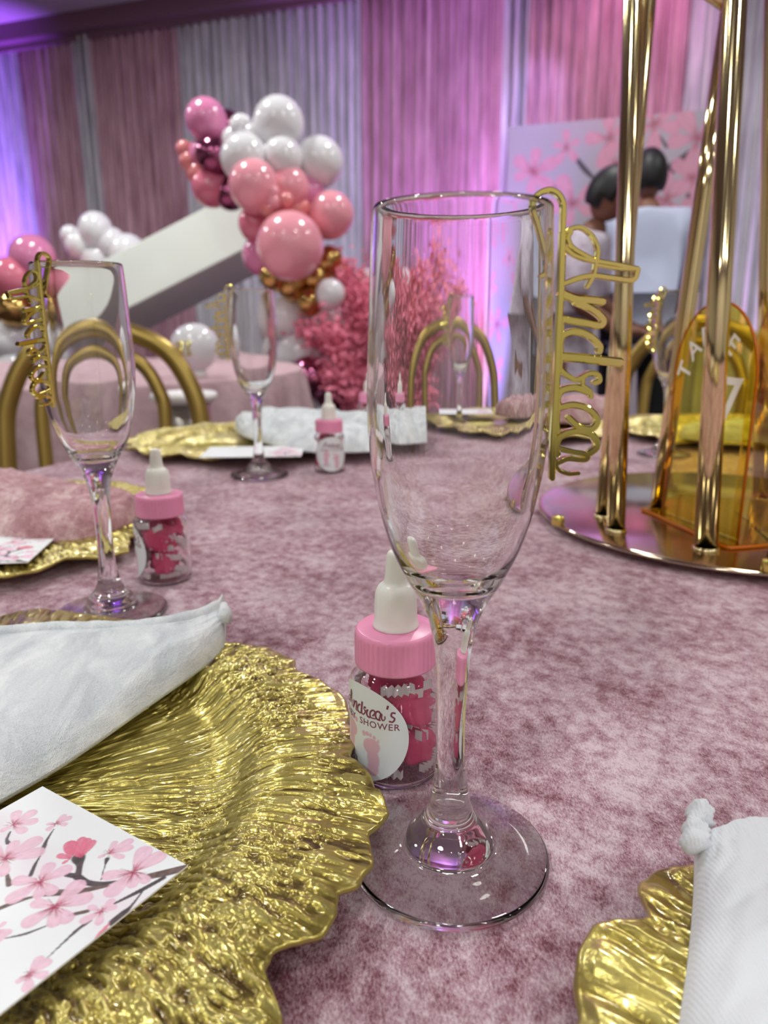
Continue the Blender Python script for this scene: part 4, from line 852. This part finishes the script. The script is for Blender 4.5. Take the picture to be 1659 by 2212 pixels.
def sign_text(ch, s_, z_, rot, size, name='letter'):
    cu = bpy.data.curves.new('txt', 'FONT'); cu.body = ch; cu.size = size; cu.align_x = 'CENTER'; cu.align_y = 'CENTER'; cu.extrude = .0002; cu.offset = size * .008; cu.resolution_u = 3
    ob = bpy.data.objects.new('txt', cu); COL.objects.link(ob); dg = bpy.context.evaluated_depsgraph_get(); me = bpy.data.meshes.new_from_object(ob.evaluated_get(dg)); bpy.data.objects.remove(ob)
    Vt = []
    for v in me.vertices:
        x = v.co.x * cos(rot) - v.co.y * sin(rot); y = v.co.x * sin(rot) + v.co.y * cos(rot)
        Vt.append(tuple(Vector((pa.x, pa.y, TZ)) + d_ * (s_ + x) + nf_ * (.0019 + v.co.z) + Vector((0, 0, z_ + y)) - SO))
    mk(name, Vt, [tuple(p.vertices) for p in me.polygons], M['white_print'], sg, smooth=False)
for ch, a in zip('TABLE', (72, 44, 17, -9, -34)):
    sign_text(ch, Wp * .5 - Wp * .36 * sin(R(a)), hs_ - .010 + Wp * .46 * cos(R(a)), R(a), .021)
sign_text('7', Wp * .74, .112, 0, .050, 'numeral')
for (A_, dd, WW, hh_) in ((pa, d_, Wp, hs_),):
    ol = [(0, zb + th_)] + [(0, hh_)] + [(WW / 2 - WW / 2 * cos(t), hh_ + (.186 - hh_) * sin(t)) for t in np.linspace(.05, pi - .05, 30)] + [(WW, hh_), (WW, zb + th_)]
    tube('panel_edge', [Vector((A_.x, A_.y, TZ)) + dd * q[0] + Vector((0, 0, q[1])) - SO for q in ol], .0010, M['amber_edge'], sg, seg=6)
# ================================================================ PEOPLE
def skin_mesh(name, nodes, edges, m, parent, sub=1):
    keys = list(nodes); me = bpy.data.meshes.new(name); me.from_pydata([nodes[k][:3] for k in keys], [(keys.index(a), keys.index(b)) for a, b in edges], [])
    o = bpy.data.objects.new(name, me); COL.objects.link(o); md = o.modifiers.new('s', 'SKIN'); sv = me.skin_vertices[0].data
    for i, k in enumerate(keys): r_ = nodes[k][3]; sv[i].radius = (r_, r_ if len(nodes[k]) < 5 else nodes[k][4]); sv[i].use_root = (i == 0)
    s2 = o.modifiers.new('u', 'SUBSURF'); s2.levels = sub; s2.render_levels = sub
    dg = bpy.context.evaluated_depsgraph_get(); nm = bpy.data.meshes.new_from_object(o.evaluated_get(dg)); bpy.data.objects.remove(o)
    nm.shade_smooth(); nm.materials.clear(); return link(name, nm, m, parent)
def head(parent, c, tilt, turn, scale=1.0, hairy=True):
    """head with brow, nose, lips, ears; hair cap as its own mesh"""
    n1, n2 = 28, 36; P = np.zeros((n1, n2, 3)); Hh = np.zeros((n1, n2, 3))
    for i in range(n1):
        a = pi * i / (n1 - 1)
        for j in range(n2):
            b = 2 * pi * j / n2; x, y, z = sin(a) * cos(b), sin(a) * sin(b), cos(a)
            r_ = np.array((.076, .094, .115)); 
            if z < 0: r_ = r_ * np.array((1 + .28 * z, 1 + .18 * z, 1))
            q_ = np.array((x, y, z)) * r_
            f = max(0, -y)
            q_[1] -= .020 * math.exp(-((x / .16) ** 2 + ((z + .12) / .2) ** 2)) * (f > .3) ; q_[1] += .010 * (math.exp(-(((abs(x) - .36) / .15) ** 2 + ((z - .1) / .12) ** 2))) * (f > .3)
            q_[1] -= .006 * math.exp(-((x / .3) ** 2 + ((z + .48) / .08) ** 2)) * (f > .3); q_[0] += math.copysign(.012, x) * math.exp(-(((y - .05) / .12) ** 2 + ((z) / .2) ** 2)) * (abs(x) > .6)
            P[i, j] = q_; Hh[i, j] = np.array((x, y * 1.02 + .06, z * 1.02 + .02)) * np.array((.086, .104, .124))
            if y < -.35 - .5 * (z - .6) * 0 and z < .62: Hh[i, j] = P[i, j] * .9
            if z < (-.25 if y < .1 else -.62): Hh[i, j] = P[i, j] * .88
    Rm_ = (Matrix.Rotation(turn, 3, 'Z') @ Matrix.Rotation(tilt, 3, 'X')); M_ = np.array(Rm_)
    h = gridmesh('head', P @ M_.T * scale + np.array(c), M['skin'], parent, wrap=True)
    if hairy: gridmesh('hair', Hh @ M_.T * scale + np.array(c), M['hair'], parent, wrap=True)
    return h
def person(px, Y, label, lean=0, turn=0, female=False, headc=None, tilt=0):
    f = at(px, 700, Y); t = thing('person', label, 'person', (f.x, f.y, 0), turn); s = .875 if female else .965
    lx = lean
    nd = {'pelvis': (0, 0, .92, .13, .10), 'waist': (0, 0, 1.05, .12, .09), 'chest': (0, -.02 - lx * .4, 1.26, .145, .105), 'neckbase': (0, -.03 - lx * .8, 1.44, .075), 'neck': (0, -.05 - lx, 1.53, .055),
          'shl': (-.17, -.03 - lx * .7, 1.40, .06), 'ell': (-.23, -.02 - lx, 1.12, .045), 'wrl': (-.17, -.20 - lx, .98, .03), 'shr': (.17, -.03 - lx * .7, 1.40, .06), 'elr': (.23, -.02 - lx, 1.12, .045), 'wrr': (.15, -.2 - lx, .98, .03),
          'hl': (-.09, 0, .86, .09), 'kl': (-.10, -.01, .49, .06), 'al': (-.10, .02, .09, .042), 'tl': (-.11, -.13, .03, .032), 'hr': (.09, 0, .86, .09), 'kr': (.10, -.01, .49, .06), 'ar': (.10, .02, .09, .042), 'tr': (.11, -.13, .03, .032)}
    nd = {k: (v[0], v[1], v[2] * s if v[2] > .1 else v[2]) + v[3:] for k, v in nd.items()}
    ed = [('pelvis', 'waist'), ('waist', 'chest'), ('chest', 'neckbase'), ('neckbase', 'neck'), ('chest', 'shl'), ('shl', 'ell'), ('ell', 'wrl'), ('chest', 'shr'), ('shr', 'elr'), ('elr', 'wrr'), ('pelvis', 'hl'), ('hl', 'kl'), ('kl', 'al'), ('al', 'tl'), ('pelvis', 'hr'), ('hr', 'kr'), ('kr', 'ar'), ('ar', 'tr')]
    for sd, sx in (('l', -1), ('r', 1)):
        w_ = nd['wr' + sd]; nd['pm' + sd] = (w_[0] - sx * .02, w_[1] - .07, w_[2] + .0, .024); ed.append(('wr' + sd, 'pm' + sd))
        for k in range(4):
            b_ = nd['pm' + sd]; l_ = (.065, .075, .07, .055)[k]; a = (-.022 + .0145 * k)
            nd['f%d%s' % (k, sd)] = (b_[0] + a, b_[1] - .03, b_[2] - .004, .009); nd['g%d%s' % (k, sd)] = (b_[0] + a * 1.2, b_[1] - .03 - l_ * .6, b_[2] - .02, .008); ed += [('pm' + sd, 'f%d%s' % (k, sd)), ('f%d%s' % (k, sd), 'g%d%s' % (k, sd))]
        nd['th' + sd] = (w_[0] - sx * .045, w_[1] - .06, w_[2] + .012, .010); ed.append(('pm' + sd, 'th' + sd))
    covered = ('pelvis', 'waist', 'chest', 'shl', 'shr', 'hl', 'hr') + (() if female else ('kl', 'kr', 'ell', 'elr'))
    skin_mesh('body', {k: (v[:3] + tuple(q * .72 for q in v[3:]) if k in covered else v) for k, v in nd.items()}, ed, M['skin'], t)
    def grow(keys, e, g, ov={}): d = {k: (nd[k][0], nd[k][1], nd[k][2]) + tuple(r_ + g for r_ in nd[k][3:]) for k in keys}; d.update(ov); return d, e
    hc = nd['neck']
    if female:
        ks = ['pelvis', 'waist', 'chest', 'neckbase', 'shl', 'ell', 'shr', 'elr']; d, e = grow(ks, None, .018)
        d['hem1'] = (0, 0, .62, .19, .16); d['hem2'] = (0, 0, .35, .22, .19)
        skin_mesh('dress', d, [('pelvis', 'waist'), ('waist', 'chest'), ('chest', 'neckbase'), ('chest', 'shl'), ('shl', 'ell'), ('chest', 'shr'), ('shr', 'elr'), ('pelvis', 'hem1'), ('hem1', 'hem2')], M['dress'], t)
    else:
        ks = ['pelvis', 'waist', 'chest', 'neckbase', 'shl', 'ell', 'wrl', 'shr', 'elr', 'wrr']; d, e = grow(ks, None, .024); d['hem'] = (0, 0, .80, .17, .13)
        skin_mesh('shirt', d, [('pelvis', 'waist'), ('waist', 'chest'), ('chest', 'neckbase'), ('chest', 'shl'), ('shl', 'ell'), ('ell', 'wrl'), ('chest', 'shr'), ('shr', 'elr'), ('elr', 'wrr'), ('pelvis', 'hem')], M['shirt'], t)
        d = {'pelvis': (0, 0, .90, .145, .115)}; 
        for k in ('hl', 'kl', 'al', 'hr', 'kr', 'ar'): d[k] = nd[k][:3] + (nd[k][3] + .022,)
        skin_mesh('trousers', d, [('pelvis', 'hl'), ('hl', 'kl'), ('kl', 'al'), ('pelvis', 'hr'), ('hr', 'kr'), ('kr', 'ar')], M['trousers'], t)
    head(t, (hc[0], hc[1] - .015 - .05 * sin(tilt), hc[2] + .085), tilt, 0)
    return t
M['dress'] = crushed('patterned_pale_dress', (150, 120, 134), (196, 184, 200), (214, 206, 220), s=.9, sheen=.0)
person(1222, 3.55, 'dark haired person in pale patterned top bowing the head', lean=.08, turn=R(62), female=True, tilt=R(30))
person(1380, 3.78, 'person in pale blue shirt and black trousers with back turned', lean=0, turn=R(168), tilt=R(10))
